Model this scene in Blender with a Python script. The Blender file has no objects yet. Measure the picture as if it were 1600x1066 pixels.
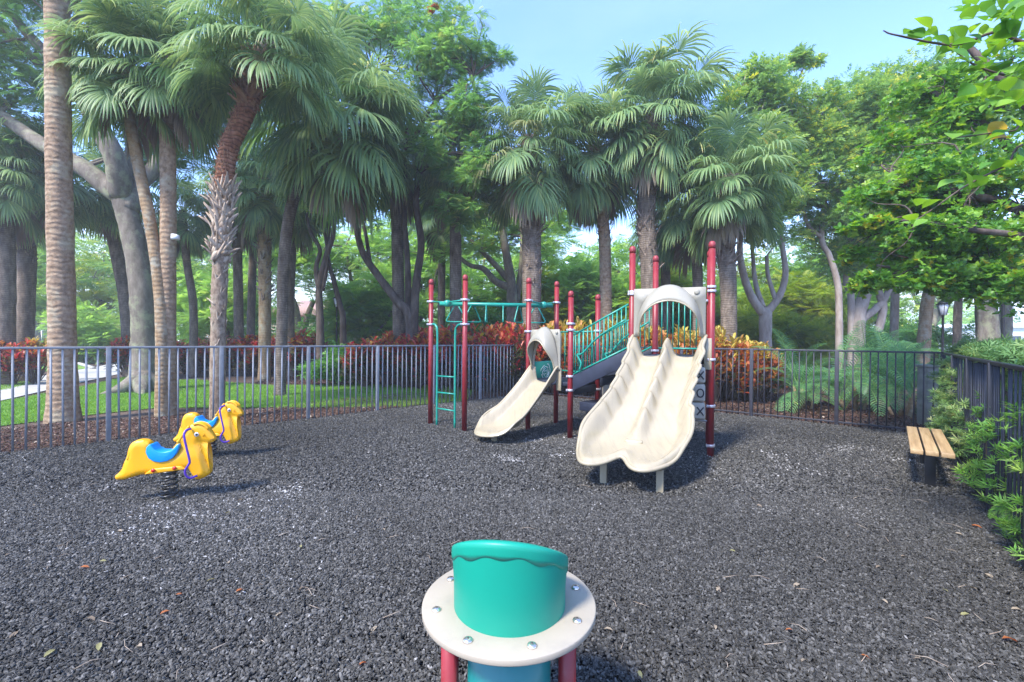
import bpy, bmesh, math, random
import numpy as np
from mathutils import Vector, Matrix, Euler

random.seed(7)
rng = np.random.default_rng(11)
scene = bpy.context.scene
COL = scene.collection
R = math.radians

# ------------------------------------------------------------------ camera
H = 1.6
FPX = 700.0
cam_d = bpy.data.cameras.new('camera')
cam = bpy.data.objects.new('camera', cam_d)
COL.objects.link(cam)
cam_d.sensor_width = 36.0
cam_d.lens = FPX / 1600 * 36
cam_d.clip_start = 0.05
cam_d.clip_end = 3000
CM = Matrix.Rotation(R(90 - 0.245), 3, 'X') @ Matrix.Rotation(R(0.4), 3, 'Z')
cam.matrix_world = Matrix.Translation((0, 0, H)) @ CM.to_4x4()
scene.camera = cam

# ------------------------------------------------------------------ world, sun, exposure
SUN_EL, SUN_AZ = 50.0, -138.0          # azimuth from +Y towards +X, degrees
world = bpy.data.worlds.new('World')
scene.world = world
world.use_nodes = True
wn, wl = world.node_tree.nodes, world.node_tree.links
wn.clear()
w_out = wn.new('ShaderNodeOutputWorld')
w_bg = wn.new('ShaderNodeBackground')
w_sky = wn.new('ShaderNodeTexSky')
w_sky.sky_type = 'NISHITA'
w_sky.sun_disc = False
w_sky.sun_elevation = R(SUN_EL)
w_sky.sun_rotation = R(SUN_AZ)
w_sky.air_density = 1.0
w_sky.dust_density = 0.2
w_sky.ozone_density = 3.0
w_bg.inputs['Strength'].default_value = 0.15
# thin summer cloud that thickens towards the horizon
w_tc = wn.new('ShaderNodeTexCoord')
w_sep = wn.new('ShaderNodeSeparateXYZ')
w_no = wn.new('ShaderNodeTexNoise'); w_no.inputs['Scale'].default_value = 2.2; w_no.inputs['Detail'].default_value = 5
w_map = wn.new('ShaderNodeMapping'); w_map.inputs['Scale'].default_value = (1, 1, 3)
w_mr = wn.new('ShaderNodeMapRange')
w_mr.inputs['From Min'].default_value = 0.25; w_mr.inputs['From Max'].default_value = 0.08
w_mr.inputs['To Min'].default_value = 0.0; w_mr.inputs['To Max'].default_value = 1.0
w_add = wn.new('ShaderNodeMath'); w_add.operation = 'MULTIPLY_ADD'; w_add.inputs[1].default_value = 0.22; w_add.inputs[2].default_value = -0.11
w_sum = wn.new('ShaderNodeMath'); w_sum.operation = 'ADD'; w_sum.use_clamp = True
w_mul = wn.new('ShaderNodeMath'); w_mul.operation = 'MULTIPLY_ADD'; w_mul.inputs[1].default_value = 0.9; w_mul.inputs[2].default_value = 0.0
w_mix = wn.new('ShaderNodeMix'); w_mix.data_type = 'RGBA'
w_mix.inputs['B'].default_value = (4.2, 4.7, 5.6, 1)
wl.new(w_tc.outputs['Generated'], w_sep.inputs[0])
wl.new(w_tc.outputs['Generated'], w_map.inputs[0])
wl.new(w_map.outputs[0], w_no.inputs['Vector'])
wl.new(w_sep.outputs['Z'], w_mr.inputs['Value'])
wl.new(w_no.outputs['Fac'], w_add.inputs[0])
wl.new(w_mr.outputs[0], w_sum.inputs[0]); wl.new(w_add.outputs[0], w_sum.inputs[1])
wl.new(w_sum.outputs[0], w_mul.inputs[0])
wl.new(w_mul.outputs[0], w_mix.inputs['Factor'])
w_tint = wn.new('ShaderNodeMix'); w_tint.data_type = 'RGBA'; w_tint.blend_type = 'MULTIPLY'; w_tint.inputs['Factor'].default_value = 1.0
w_tint.inputs['B'].default_value = (0.73, 0.80, 1.0, 1)
wl.new(w_sky.outputs[0], w_tint.inputs['A']); wl.new(w_tint.outputs['Result'], w_mix.inputs['A'])
wl.new(w_mix.outputs['Result'], w_bg.inputs['Color'])
wl.new(w_bg.outputs[0], w_out.inputs['Surface'])

sun_d = bpy.data.lights.new('sun', 'SUN')
sun_d.energy = 2.0
sun_d.angle = R(9)
sun_d.color = (1.0, 0.955, 0.88)
sun = bpy.data.objects.new('sun', sun_d)
COL.objects.link(sun)
sd = Vector((math.sin(R(SUN_AZ)) * math.cos(R(SUN_EL)), math.cos(R(SUN_AZ)) * math.cos(R(SUN_EL)), math.sin(R(SUN_EL))))
sun.rotation_euler = sd.to_track_quat('Z', 'Y').to_euler()
sun.location = (0, 0, 30)

scene.view_settings.view_transform = 'Standard'
scene.view_settings.look = 'None'
scene.view_settings.gamma = 1.0
scene.view_settings.use_curve_mapping = False
scene.view_settings.exposure = 2.1
scene.render.engine = 'CYCLES'
cy = scene.cycles
cy.use_denoising = True
cy.max_bounces = 7
cy.diffuse_bounces = 4
cy.glossy_bounces = 2
cy.transmission_bounces = 4
cy.transparent_max_bounces = 4
cy.sample_clamp_indirect = 6
cy.caustics_reflective = False
cy.caustics_refractive = False

# ------------------------------------------------------------------ placing helpers
def ray(px, py):
    return CM @ Vector((px - 800, 533 - py, -FPX))
def P(px, py, Y):                       # the point seen at (px,py) that lies Y metres ahead
    d = ray(px, py)
    return Vector((0, 0, H)) + d * (Y / d.y)
def G(px, py, z=0.0):                   # the point of the level z seen at (px,py)
    d = ray(px, py)
    return Vector((0, 0, H)) + d * ((z - H) / d.z)
def M2(Y):                              # metres per photo pixel at the distance Y
    return Y / FPX

# ------------------------------------------------------------------ object helpers
def tag(o, label=None, cat=None, group=None, kind=None):
    if label: o['label'] = label
    if cat: o['category'] = cat
    if group: o['group'] = group
    if kind: o['kind'] = kind
    return o
def thing(name, label, cat, loc=(0, 0, 0), rz=0.0, group=None):
    o = bpy.data.objects.new(name, None)
    COL.objects.link(o)
    o.empty_display_size = 0.2
    o.location = loc
    o.rotation_euler = (0, 0, rz)
    return tag(o, label, cat, group)
def set_mesh(name, V, loops, starts, totals, smooth):
    me = bpy.data.meshes.new(name)
    V = np.asarray(V, np.float32)
    me.vertices.add(len(V)); me.vertices.foreach_set('co', V.ravel())
    me.loops.add(len(loops)); me.loops.foreach_set('vertex_index', np.asarray(loops, np.int32))
    me.polygons.add(len(starts))
    me.polygons.foreach_set('loop_start', np.asarray(starts, np.int32))
    me.polygons.foreach_set('loop_total', np.asarray(totals, np.int32))
    if smooth: me.polygons.foreach_set('use_smooth', np.ones(len(starts), bool))
    me.update(calc_edges=True)
    return me
def link(name, me, mat=None, parent=None, kind=None):
    o = bpy.data.objects.new(name, me)
    COL.objects.link(o)
    if mat is not None and len(me.materials) == 0: me.materials.append(mat)
    if parent is not None: o.parent = parent
    if kind: o['kind'] = kind
    return o
class MB:
    """collects simple solids into one mesh"""
    def __init__(s): s.v = []; s.f = []; s.a = []
    def add(s, vs, fs, a=0.0):
        b = len(s.v)
        s.v.extend([tuple(v) for v in vs]); s.f.extend([[i + b for i in f] for f in fs])
        s.a.extend([a] * len(vs))
        return s
    def box(s, c, size, M=None, a=0.0):
        c = Vector(c); x, y, z = [k / 2 for k in size]
        vs = [Vector(p) for p in ((-x,-y,-z),(x,-y,-z),(x,y,-z),(-x,y,-z),(-x,-y,z),(x,-y,z),(x,y,z),(-x,y,z))]
        if M is not None: vs = [M @ v for v in vs]
        return s.add([v + c for v in vs], [[0,3,2,1],[4,5,6,7],[0,1,5,4],[1,2,6,5],[2,3,7,6],[3,0,4,7]], a)
    def tube(s, pts, rad, n=8, cap=True, a=0.0, sx=1.0):
        pts = [Vector(p) for p in pts]
        if not hasattr(rad, '__len__'): rad = [rad] * len(pts)
        vs, fs = [], []
        t0 = (pts[1] - pts[0]).normalized()
        u = t0.orthogonal().normalized()
        if abs(t0.z) > 0.9: u = (Vector((1, 0, 0)) - t0 * t0.x).normalized()
        for i, p in enumerate(pts):
            if i == 0: t = t0
            elif i == len(pts) - 1: t = (pts[i] - pts[i-1]).normalized()
            else: t = ((pts[i+1] - pts[i]).normalized() + (pts[i] - pts[i-1]).normalized())
            t = t.normalized() if t.length > 1e-6 else t0
            u = (u - t * u.dot(t)).normalized()
            w = t.cross(u)
            for k in range(n):
                an = 2 * math.pi * k / n
                vs.append(p + (u * math.cos(an) * sx + w * math.sin(an)) * rad[i])
        for i in range(len(pts) - 1):
            for k in range(n):
                k2 = (k + 1) % n
                fs.append([i*n+k, i*n+k2, (i+1)*n+k2, (i+1)*n+k])
        if cap:
            fs.append(list(range(n))[::-1]); fs.append([(len(pts)-1)*n + k for k in range(n)])
        return s.add(vs, fs, a)
    def lathe(s, prof, c=(0,0,0), n=16, a=0.0, M=None):
        c = Vector(c); vs, fs = [], []
        for r, z in prof:
            for k in range(n):
                an = 2*math.pi*k/n
                v = Vector((r*math.cos(an), r*math.sin(an), z))
                if M is not None: v = M @ v
                vs.append(v + c)
        for i in range(len(prof)-1):
            for k in range(n):
                k2 = (k+1) % n
                fs.append([i*n+k, i*n+k2, (i+1)*n+k2, (i+1)*n+k])
        fs.append(list(range(n))[::-1]); fs.append([(len(prof)-1)*n+k for k in range(n)])
        return s.add(vs, fs, a)
    def prism(s, poly, y0, y1, a=0.0):     # poly in (x,z), extruded along y
        n = len(poly)
        vs = [(p[0], y0, p[1]) for p in poly] + [(p[0], y1, p[1]) for p in poly]
        fs = [list(range(n)), list(range(n, 2*n))[::-1]] + [[i, i+n, (i+1) % n + n, (i+1) % n] for i in range(n)]
        return s.add(vs, fs, a)
    def mesh(s, name, smooth=False, off=None):
        V = np.array([tuple(v) for v in s.v], np.float32)
        if off is not None: V = V - np.array(off, np.float32)
        loops = [i for f in s.f for i in f]
        tot = [len(f) for f in s.f]; st = np.concatenate([[0], np.cumsum(tot)[:-1]])
        me = set_mesh(name, V, loops, st, tot, smooth)
        if any(s.a):
            at = me.attributes.new('rnd', 'FLOAT', 'POINT'); at.data.foreach_set('value', np.array(s.a, np.float32))
        return me
    def obj(s, name, mat, parent=None, smooth=False, kind=None, bevel=0.0, world=True, seg=2):
        off = tuple(parent_loc(parent)) if (parent is not None and world) else None
        o = link(name, s.mesh(name, smooth, off), mat, parent, kind)
        if bevel:
            m = o.modifiers.new('bevel', 'BEVEL'); m.width = bevel; m.segments = seg; m.limit_method = 'ANGLE'; m.angle_limit = R(35)
            for p in o.data.polygons: p.use_smooth = True
            m.harden_normals = False
        return o
def parent_loc(o):
    v = Vector((0,0,0))
    while o is not None:
        v = v + o.location; o = o.parent
    return v
def copy_tree(o, parent=None):
    c = o.copy(); COL.objects.link(c)
    if parent is not None: c.parent = parent
    for ch in list(o.children): copy_tree(ch, c)
    return c
def smooth_path(pts, n=6):                    # Catmull-Rom through the points
    pts = [Vector(p) for p in pts]
    if len(pts) < 3: return pts
    q = [pts[0]*2 - pts[1]] + pts + [pts[-1]*2 - pts[-2]]
    out = []
    for i in range(1, len(q) - 2):
        for k in range(n):
            t = k / n
            a, b, c, d = q[i-1], q[i], q[i+1], q[i+2]
            out.append(0.5*((2*b) + (c-a)*t + (2*a-5*b+4*c-d)*t*t + (3*b-3*c+d-a)*t*t*t))
    out.append(pts[-1])
    return out
def lerp(a, b, t): return a + (b - a) * t
def sst(x, a, b):
    t = min(1, max(0, (x - a) / (b - a))); return t*t*(3-2*t)

# ------------------------------------------------------------------ materials
def nmat(name):
    m = bpy.data.materials.new(name); m.use_nodes = True
    nt = m.node_tree; b = nt.nodes['Principled BSDF']
    return m, nt.nodes, nt.links, b
def ramp(nodes, stops, interp='LINEAR'):
    r = nodes.new('ShaderNodeValToRGB'); r.color_ramp.interpolation = interp
    e = r.color_ramp.elements
    e[0].position, e[0].color = stops[0][0], (*stops[0][1], 1)
    e[1].position, e[1].color = stops[-1][0], (*stops[-1][1], 1)
    for p, c in stops[1:-1]:
        x = e.new(p); x.color = (*c, 1)
    return r
def simple(name, col, rough=0.5, metal=0.0, var=0.12, scale=6.0, bump=0.0, bscale=60.0, coat=0.0, spec=0.5, dirt=None, dirt_amt=0.3, streak=None, objvar=0.0):
    m, n, l, b = nmat(name)
    tc = n.new('ShaderNodeTexCoord')
    no = n.new('ShaderNodeTexNoise'); no.inputs['Scale'].default_value = scale; no.inputs['Detail'].default_value = 5
    l.new(tc.outputs['Object'], no.inputs['Vector'])
    lo = tuple(c*(1-var) for c in col); hi = tuple(min(1, c*(1+var)) for c in col)
    r = ramp(n, [(0.3, lo), (0.7, hi)])
    l.new(no.outputs['Fac'], r.inputs[0])
    out = r.outputs[0]
    if dirt:
        n2 = n.new('ShaderNodeTexNoise'); n2.inputs['Scale'].default_value = scale*2.3; n2.inputs['Detail'].default_value = 8; n2.inputs['Roughness'].default_value = 0.7
        if streak:
            mp = n.new('ShaderNodeMapping'); mp.inputs['Scale'].default_value = streak; mp.inputs['Rotation'].default_value = (0, 0, R(-28))
            l.new(tc.outputs['Object'], mp.inputs[0]); l.new(mp.outputs[0], n2.inputs['Vector'])
        else: l.new(tc.outputs['Object'], n2.inputs['Vector'])
        mr = n.new('ShaderNodeMapRange'); mr.inputs['From Min'].default_value = 0.5; mr.inputs['From Max'].default_value = 0.75
        mr.inputs['To Max'].default_value = dirt_amt
        l.new(n2.outputs['Fac'], mr.inputs['Value'])
        mx = n.new('ShaderNodeMix'); mx.data_type = 'RGBA'; mx.inputs['B'].default_value = (*dirt, 1)
        l.new(mr.outputs[0], mx.inputs['Factor']); l.new(out, mx.inputs['A']); out = mx.outputs['Result']
    if objvar:
        oi = n.new('ShaderNodeObjectInfo'); hv = n.new('ShaderNodeHueSaturation'); ma = n.new('ShaderNodeMath'); ma.operation = 'MULTIPLY_ADD'
        ma.inputs[1].default_value = 2*objvar; ma.inputs[2].default_value = 1-objvar
        l.new(oi.outputs['Random'], ma.inputs[0]); l.new(ma.outputs[0], hv.inputs['Value']); l.new(out, hv.inputs['Color']); out = hv.outputs[0]
    l.new(out, b.inputs['Base Color'])
    b.inputs['Roughness'].default_value = rough; b.inputs['Metallic'].default_value = metal
    b.inputs['Coat Weight'].default_value = coat; b.inputs['Specular IOR Level'].default_value = spec
    if bump:
        nb = n.new('ShaderNodeTexNoise'); nb.inputs['Scale'].default_value = bscale; nb.inputs['Detail'].default_value = 4
        l.new(tc.outputs['Object'], nb.inputs['Vector'])
        bp = n.new('ShaderNodeBump'); bp.inputs['Strength'].default_value = bump; bp.inputs['Distance'].default_value = 0.01
        l.new(nb.outputs['Fac'], bp.inputs['Height']); l.new(bp.outputs[0], b.inputs['Normal'])
    return m
def leafmat(name, stops, trans=0.35, rough=0.45, vein=None):
    """leaf colour runs over the per-leaf attribute rnd"""
    m, n, l, b = nmat(name)
    at = n.new('ShaderNodeAttribute'); at.attribute_name = 'rnd'
    r = ramp(n, stops)
    l.new(at.outputs['Fac'], r.inputs[0])
    tr = n.new('ShaderNodeBsdfTranslucent')
    hs = n.new('ShaderNodeHueSaturation'); hs.inputs['Hue'].default_value = 0.485; hs.inputs['Saturation'].default_value = 1.1; hs.inputs['Value'].default_value = 1.5
    l.new(r.outputs[0], hs.inputs['Color']); l.new(hs.outputs[0], tr.inputs['Color'])
    l.new(r.outputs[0], b.inputs['Base Color'])
    b.inputs['Roughness'].default_value = rough; b.inputs['Specular IOR Level'].default_value = 0.4
    mx = n.new('ShaderNodeMixShader'); mx.inputs[0].default_value = trans
    out = n['Material Output']
    l.new(b.outputs[0], mx.inputs[1]); l.new(tr.outputs[0], mx.inputs[2]); l.new(mx.outputs[0], out.inputs['Surface'])
    return m
def barkmat(name, c0, c1, c2, ring=0.0, rscale=9.0, nscale=7.0, bump=0.6, lichen=None, stretch=0.35):
    m, n, l, b = nmat(name)
    tc = n.new('ShaderNodeTexCoord')
    mp = n.new('ShaderNodeMapping'); mp.inputs['Scale'].default_value = (1, 1, stretch)
    l.new(tc.outputs['Object'], mp.inputs[0])
    no = n.new('ShaderNodeTexNoise'); no.inputs['Scale'].default_value = nscale; no.inputs['Detail'].default_value = 9; no.inputs['Roughness'].default_value = 0.68
    l.new(mp.outputs[0], no.inputs['Vector'])
    r = ramp(n, [(0.3, c0), (0.5, c1), (0.72, c2)])
    l.new(no.outputs['Fac'], r.inputs[0])
    col = r.outputs[0]; h = no.outputs['Fac']
    if ring:
        wv = n.new('ShaderNodeTexWave'); wv.bands_direction = 'Z'; wv.inputs['Scale'].default_value = rscale
        wv.inputs['Distortion'].default_value = 5.0; wv.inputs['Detail'].default_value = 4; wv.inputs['Detail Scale'].default_value = 1.6
        l.new(tc.outputs['Object'], wv.inputs['Vector'])
        mx = n.new('ShaderNodeMix'); mx.data_type = 'RGBA'; mx.blend_type = 'MULTIPLY'
        mx.inputs['Factor'].default_value = ring
        cr = ramp(n, [(0.0, (0.35, 0.33, 0.3)), (0.35, (1, 1, 1))])
        l.new(wv.outputs['Fac'], cr.inputs[0]); l.new(col, mx.inputs['A']); l.new(cr.outputs[0], mx.inputs['B'])
        col = mx.outputs['Result']
        ad = n.new('ShaderNodeMath'); ad.operation = 'MULTIPLY_ADD'; ad.inputs[1].default_value = 0.6
        l.new(wv.outputs['Fac'], ad.inputs[0]); l.new(no.outputs['Fac'], ad.inputs[2]); h = ad.outputs[0]
    if lichen:
        n2 = n.new('ShaderNodeTexNoise'); n2.inputs['Scale'].default_value = 2.6; n2.inputs['Detail'].default_value = 8; n2.inputs['Roughness'].default_value = 0.75
        l.new(tc.outputs['Object'], n2.inputs['Vector'])
        mr = n.new('ShaderNodeMapRange'); mr.inputs['From Min'].default_value = 0.5; mr.inputs['From Max'].default_value = 0.62; mr.inputs['To Max'].default_value = 0.8
        l.new(n2.outputs['Fac'], mr.inputs['Value'])
        m3 = n.new('ShaderNodeMix'); m3.data_type = 'RGBA'; m3.inputs['B'].default_value = (*lichen, 1)
        l.new(mr.outputs[0], m3.inputs['Factor']); l.new(col, m3.inputs['A']); col = m3.outputs['Result']
    l.new(col, b.inputs['Base Color']); b.inputs['Roughness'].default_value = 0.9; b.inputs['Specular IOR Level'].default_value = 0.2
    bp = n.new('ShaderNodeBump'); bp.inputs['Strength'].default_value = bump; bp.inputs['Distance'].default_value = 0.015
    l.new(h, bp.inputs['Height']); l.new(bp.outputs[0], b.inputs['Normal'])
    return m

M = {}
M['red'] = simple('red paint', (0.235, 0.017, 0.022), 0.42, var=0.14, bump=0.05, dirt=(0.30, 0.09, 0.085), dirt_amt=0.35)
M['cap'] = simple('red plastic cap', (0.28, 0.03, 0.035), 0.5)
M['green'] = simple('green coated steel', (0.012, 0.25, 0.18), 0.35, var=0.15, dirt=(0.06, 0.3, 0.24))
M['scoop'] = simple('green moulded plastic', (0.004, 0.273, 0.180), 0.45, var=0.07, scale=2.0, bump=0.03, bscale=200)
M['drumgreen'] = simple('teal steel drum', (0.008, 0.17, 0.16), 0.3, var=0.12, scale=3)
M['cream'] = simple('cream moulded plastic', (0.37, 0.310, 0.205), 0.24, var=0.07, scale=2.5, coat=0.25, dirt=(0.22, 0.19, 0.14), dirt_amt=0.55, streak=(3.0, .35, .6))
M['hood'] = simple('pale grey plastic', (0.315, 0.290, 0.225), 0.45, var=0.06, scale=3, dirt=(0.25, 0.24, 0.21), dirt_amt=0.3)
M['disk'] = simple('warm white plastic sheet', (0.385, 0.330, 0.25), 0.5, var=0.05, scale=6, bump=0.05, bscale=120, dirt=(0.28, 0.25, 0.21), dirt_amt=0.45)
M['clamp'] = simple('aluminium clamp', (0.66, 0.62, 0.66), 0.35, metal=0.6)
M['steel'] = simple('stainless bolt', (0.72, 0.64, 0.56), 0.25, metal=0.9)
M['bolt_dark'] = simple('dark socket', (0.08, 0.07, 0.06), 0.5)
M['deck'] = simple('dark vinyl coated deck', (0.020, 0.024, 0.040), 0.5, var=0.3)
M['spring'] = simple('black spring steel', (0.014, 0.014, 0.015), 0.35, var=0.3)
M['yellow'] = simple('yellow moulded plastic', (0.80, 0.38, 0.007), 0.4, var=0.05, scale=4, bump=0.03, bscale=120)
M['blue'] = simple('blue moulded plastic', (0.005, 0.28, 0.72), 0.38, var=0.05)
M['purple'] = simple('purple coated handle', (0.09, 0.035, 0.38), 0.3)
M['redplastic'] = simple('red bolt cap', (0.62, 0.03, 0.02), 0.35)
M['eyewhite'] = simple('white print', (0.75, 0.75, 0.72), 0.4)
M['ink'] = simple('black print', (0.02, 0.02, 0.03), 0.5)
M['white'] = simple('white paint', (0.74, 0.74, 0.72), 0.5)
M['fence_l'] = simple('light grey fence metal', (0.22, 0.224, 0.235), 0.42, var=0.18, scale=9, dirt=(0.30, 0.30, 0.32), dirt_amt=0.4, objvar=.18)  # lighter of the two fence colours, used on the left
M['fence_d'] = simple('dark fence metal', (0.030, 0.030, 0.040), 0.5, var=0.25, scale=9, objvar=.3)  # darker fence colour, used at the back, right and far railing
M['maze'] = simple('maze print', (0.70, 0.74, 0.70), 0.4)
M['blockface'] = simple('tan game block', (0.52, 0.46, 0.37), 0.5, dirt=(0.3, 0.25, 0.2))
M['iron'] = simple('black iron', (0.012, 0.012, 0.013), 0.45)
M['lampglass'] = simple('frosted lamp glass', (0.7, 0.7, 0.72), 0.25)
M['concrete'] = simple('concrete', (0.42, 0.40, 0.37), 0.85, var=0.15, scale=1.5, bump=0.2, bscale=40, dirt=(0.22, 0.2, 0.17))
M['asphalt'] = simple('asphalt', (0.10, 0.105, 0.12), 0.85, var=0.15, scale=3, bump=0.2, bscale=120)
M['stucco'] = simple('pale stucco', (0.62, 0.50, 0.42), 0.85, var=0.06)
M['stuccob'] = simple('cool white stucco', (0.60, 0.66, 0.74), 0.85, var=0.05)
M['rooftile'] = simple('clay roof tile', (0.36, 0.22, 0.17), 0.8, var=0.25, scale=12, bump=0.4, bscale=20)
M['glass'] = simple('dark window glass', (0.03, 0.045, 0.06), 0.08, var=0.1)
M['carwhite'] = simple('white car paint', (0.72, 0.73, 0.75), 0.2, coat=0.5)
M['cargrey'] = simple('grey car paint', (0.11, 0.13, 0.16), 0.2, coat=0.5)
M['tyre'] = simple('tyre rubber', (0.02, 0.02, 0.02), 0.8)

# wood with grain along local X
def woodmat():
    m, n, l, b = nmat('bench wood')
    tc = n.new('ShaderNodeTexCoord'); mp = n.new('ShaderNodeMapping'); mp.inputs['Scale'].default_value = (0.8, 14, 14)
    no = n.new('ShaderNodeTexNoise'); no.inputs['Scale'].default_value = 2.2; no.inputs['Detail'].default_value = 6; no.inputs['Distortion'].default_value = 0.4
    l.new(tc.outputs['Object'], mp.inputs[0]); l.new(mp.outputs[0], no.inputs['Vector'])
    oi = n.new('ShaderNodeObjectInfo')
    r = ramp(n, [(0.3, (0.30, 0.185, 0.085)), (0.5, (0.42, 0.275, 0.135)), (0.7, (0.50, 0.345, 0.18))])
    l.new(no.outputs['Fac'], r.inputs[0]); l.new(r.outputs[0], b.inputs['Base Color'])
    b.inputs['Roughness'].default_value = 0.55
    bp = n.new('ShaderNodeBump'); bp.inputs['Strength'].default_value = 0.15; bp.inputs['Distance'].default_value = 0.004
    l.new(no.outputs['Fac'], bp.inputs['Height']); l.new(bp.outputs[0], b.inputs['Normal'])
    return m
M['wood'] = woodmat()

M['bark_palm'] = barkmat('grey palm trunk', (0.156, 0.104, 0.062), (0.305, 0.206, 0.129), (0.441, 0.318, 0.207), ring=0.05, rscale=3.1, nscale=13, lichen=(0.389, 0.329, 0.222), bump=0.9, stretch=.8)
M['bark_palm_warm'] = barkmat('warm palm trunk', (0.15, 0.095, 0.05), (0.30, 0.20, 0.11), (0.42, 0.31, 0.19), ring=0.22, rscale=3.4, nscale=8, lichen=(0.36, 0.34, 0.26))
M['bark_red'] = barkmat('reddish palm trunk', (0.09, 0.035, 0.02), (0.24, 0.10, 0.055), (0.38, 0.20, 0.12), ring=0.9, rscale=4.2, nscale=12, bump=1.0)
M['bark_dark'] = barkmat('dark palm trunk', (0.076, 0.056, 0.043), (0.170, 0.133, 0.102), (0.323, 0.255, 0.196), ring=0.5, rscale=5.0, nscale=8)
M['bark_tree'] = barkmat('smooth grey bark', (0.081, 0.067, 0.052), (0.172, 0.144, 0.113), (0.287, 0.247, 0.196), nscale=5, lichen=(0.276, 0.287, 0.172), bump=0.4)
M['bark_pale'] = barkmat('pale bark', (0.16, 0.12, 0.10), (0.31, 0.25, 0.21), (0.44, 0.38, 0.33), nscale=4, bump=0.3)
M['bark_stem'] = barkmat('dark stem bark', (0.039, 0.029, 0.023), (0.098, 0.072, 0.058), (0.195, 0.156, 0.130), nscale=6, bump=0.5)
M['boot_white'] = barkmat('weathered leaf base', (0.173, 0.118, 0.084), (0.389, 0.304, 0.227), (0.562, 0.470, 0.361), nscale=14, bump=0.4)
M['boot_brown'] = barkmat('brown leaf base', (0.10, 0.05, 0.03), (0.26, 0.14, 0.08), (0.42, 0.25, 0.15), nscale=14, bump=0.5)
M['boot_dark'] = barkmat('dark leaf base', (0.075, 0.053, 0.042), (0.180, 0.135, 0.105), (0.360, 0.285, 0.225), nscale=14, bump=0.5)

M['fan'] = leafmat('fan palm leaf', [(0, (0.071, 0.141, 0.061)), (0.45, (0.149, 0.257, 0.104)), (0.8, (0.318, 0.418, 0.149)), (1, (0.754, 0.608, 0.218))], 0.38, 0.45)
M['fan_bright'] = leafmat('bright fan palm leaf', [(0, (0.100, 0.201, 0.071)), (0.5, (0.198, 0.339, 0.114)), (0.85, (0.354, 0.477, 0.167)), (1, (0.567, 0.527, 0.211))], 0.42, 0.42)
M['fan_yellow'] = leafmat('yellowing fan palm leaf', [(0, (0.10, 0.15, 0.07)), (0.5, (0.22, 0.25, 0.10)), (1, (0.36, 0.32, 0.14))], 0.35, 0.5)
M['fan_dead'] = leafmat('dead fan palm leaf', [(0, (0.12, 0.085, 0.055)), (0.5, (0.24, 0.18, 0.12)), (1, (0.36, 0.29, 0.2))], 0.2, 0.7)
M['leaf_dark'] = leafmat('dark oval leaf', [(0, (0.103, 0.216, 0.068)), (0.5, (0.205, 0.372, 0.102)), (0.85, (0.438, 0.568, 0.114)), (1, (0.815, 0.742, 0.114))], 0.4, 0.35)
M['leaf_bright'] = leafmat('bright oval leaf', [(0, (0.048, 0.147, 0.036)), (0.4, (0.114, 0.284, 0.042)), (0.8, (0.237, 0.421, 0.054)), (0.97, (0.304, 0.431, 0.060)), (1, (0.522, 0.353, 0.036))], 0.42, 0.35)
M['leaf_fern'] = leafmat('feathery leaf', [(0, (0.08, 0.20, 0.06)), (0.5, (0.15, 0.32, 0.085)), (0.85, (0.25, 0.43, 0.11)), (1, (0.40, 0.46, 0.14))], 0.5, 0.5)
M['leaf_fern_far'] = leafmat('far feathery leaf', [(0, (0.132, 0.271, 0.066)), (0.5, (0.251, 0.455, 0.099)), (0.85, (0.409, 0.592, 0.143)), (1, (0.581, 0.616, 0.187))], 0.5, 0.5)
M['leaf_lime'] = leafmat('lime leaf', [(0, (0.12, 0.22, 0.03)), (0.5, (0.25, 0.36, 0.04)), (1, (0.46, 0.48, 0.07))], 0.45, 0.5)
M['leaf_shrub'] = leafmat('shrub leaf', [(0, (0.060, 0.156, 0.041)), (0.5, (0.120, 0.311, 0.065)), (1, (0.272, 0.492, 0.097))], 0.3, 0.4)
M['leaf_hedge'] = leafmat('hedge leaf', [(0, (0.06, 0.15, 0.05)), (0.5, (0.15, 0.28, 0.08)), (0.85, (0.30, 0.40, 0.13)), (1, (0.46, 0.48, 0.20))], 0.35, 0.4)
M['leaf_sprig'] = leafmat('sprig leaf', [(0, (0.09, 0.23, 0.05)), (0.5, (0.19, 0.40, 0.07)), (1, (0.40, 0.56, 0.13))], 0.4, 0.35)
M['leaf_areca'] = leafmat('feather palm leaf', [(0, (0.058, 0.167, 0.075)), (0.5, (0.138, 0.316, 0.128)), (0.85, (0.313, 0.500, 0.139)), (1, (0.626, 0.634, 0.209))], 0.4, 0.35)
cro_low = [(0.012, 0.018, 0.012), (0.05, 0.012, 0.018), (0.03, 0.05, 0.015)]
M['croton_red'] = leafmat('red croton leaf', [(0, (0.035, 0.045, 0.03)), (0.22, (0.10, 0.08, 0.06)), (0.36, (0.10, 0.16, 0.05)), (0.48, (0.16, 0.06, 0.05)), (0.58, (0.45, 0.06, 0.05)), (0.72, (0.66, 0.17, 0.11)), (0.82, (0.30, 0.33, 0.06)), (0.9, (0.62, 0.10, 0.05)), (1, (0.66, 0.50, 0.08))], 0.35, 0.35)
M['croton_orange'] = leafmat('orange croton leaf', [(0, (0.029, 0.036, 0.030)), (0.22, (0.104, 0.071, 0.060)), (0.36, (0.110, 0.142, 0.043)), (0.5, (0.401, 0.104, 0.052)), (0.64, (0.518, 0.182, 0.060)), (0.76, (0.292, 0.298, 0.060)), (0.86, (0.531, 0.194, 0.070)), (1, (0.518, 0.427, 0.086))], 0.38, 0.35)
M['grass'] = leafmat('grass blade', [(0, (0.088, 0.213, 0.031)), (0.5, (0.163, 0.338, 0.044)), (1, (0.325, 0.475, 0.088))], 0.35, 0.6)
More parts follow.
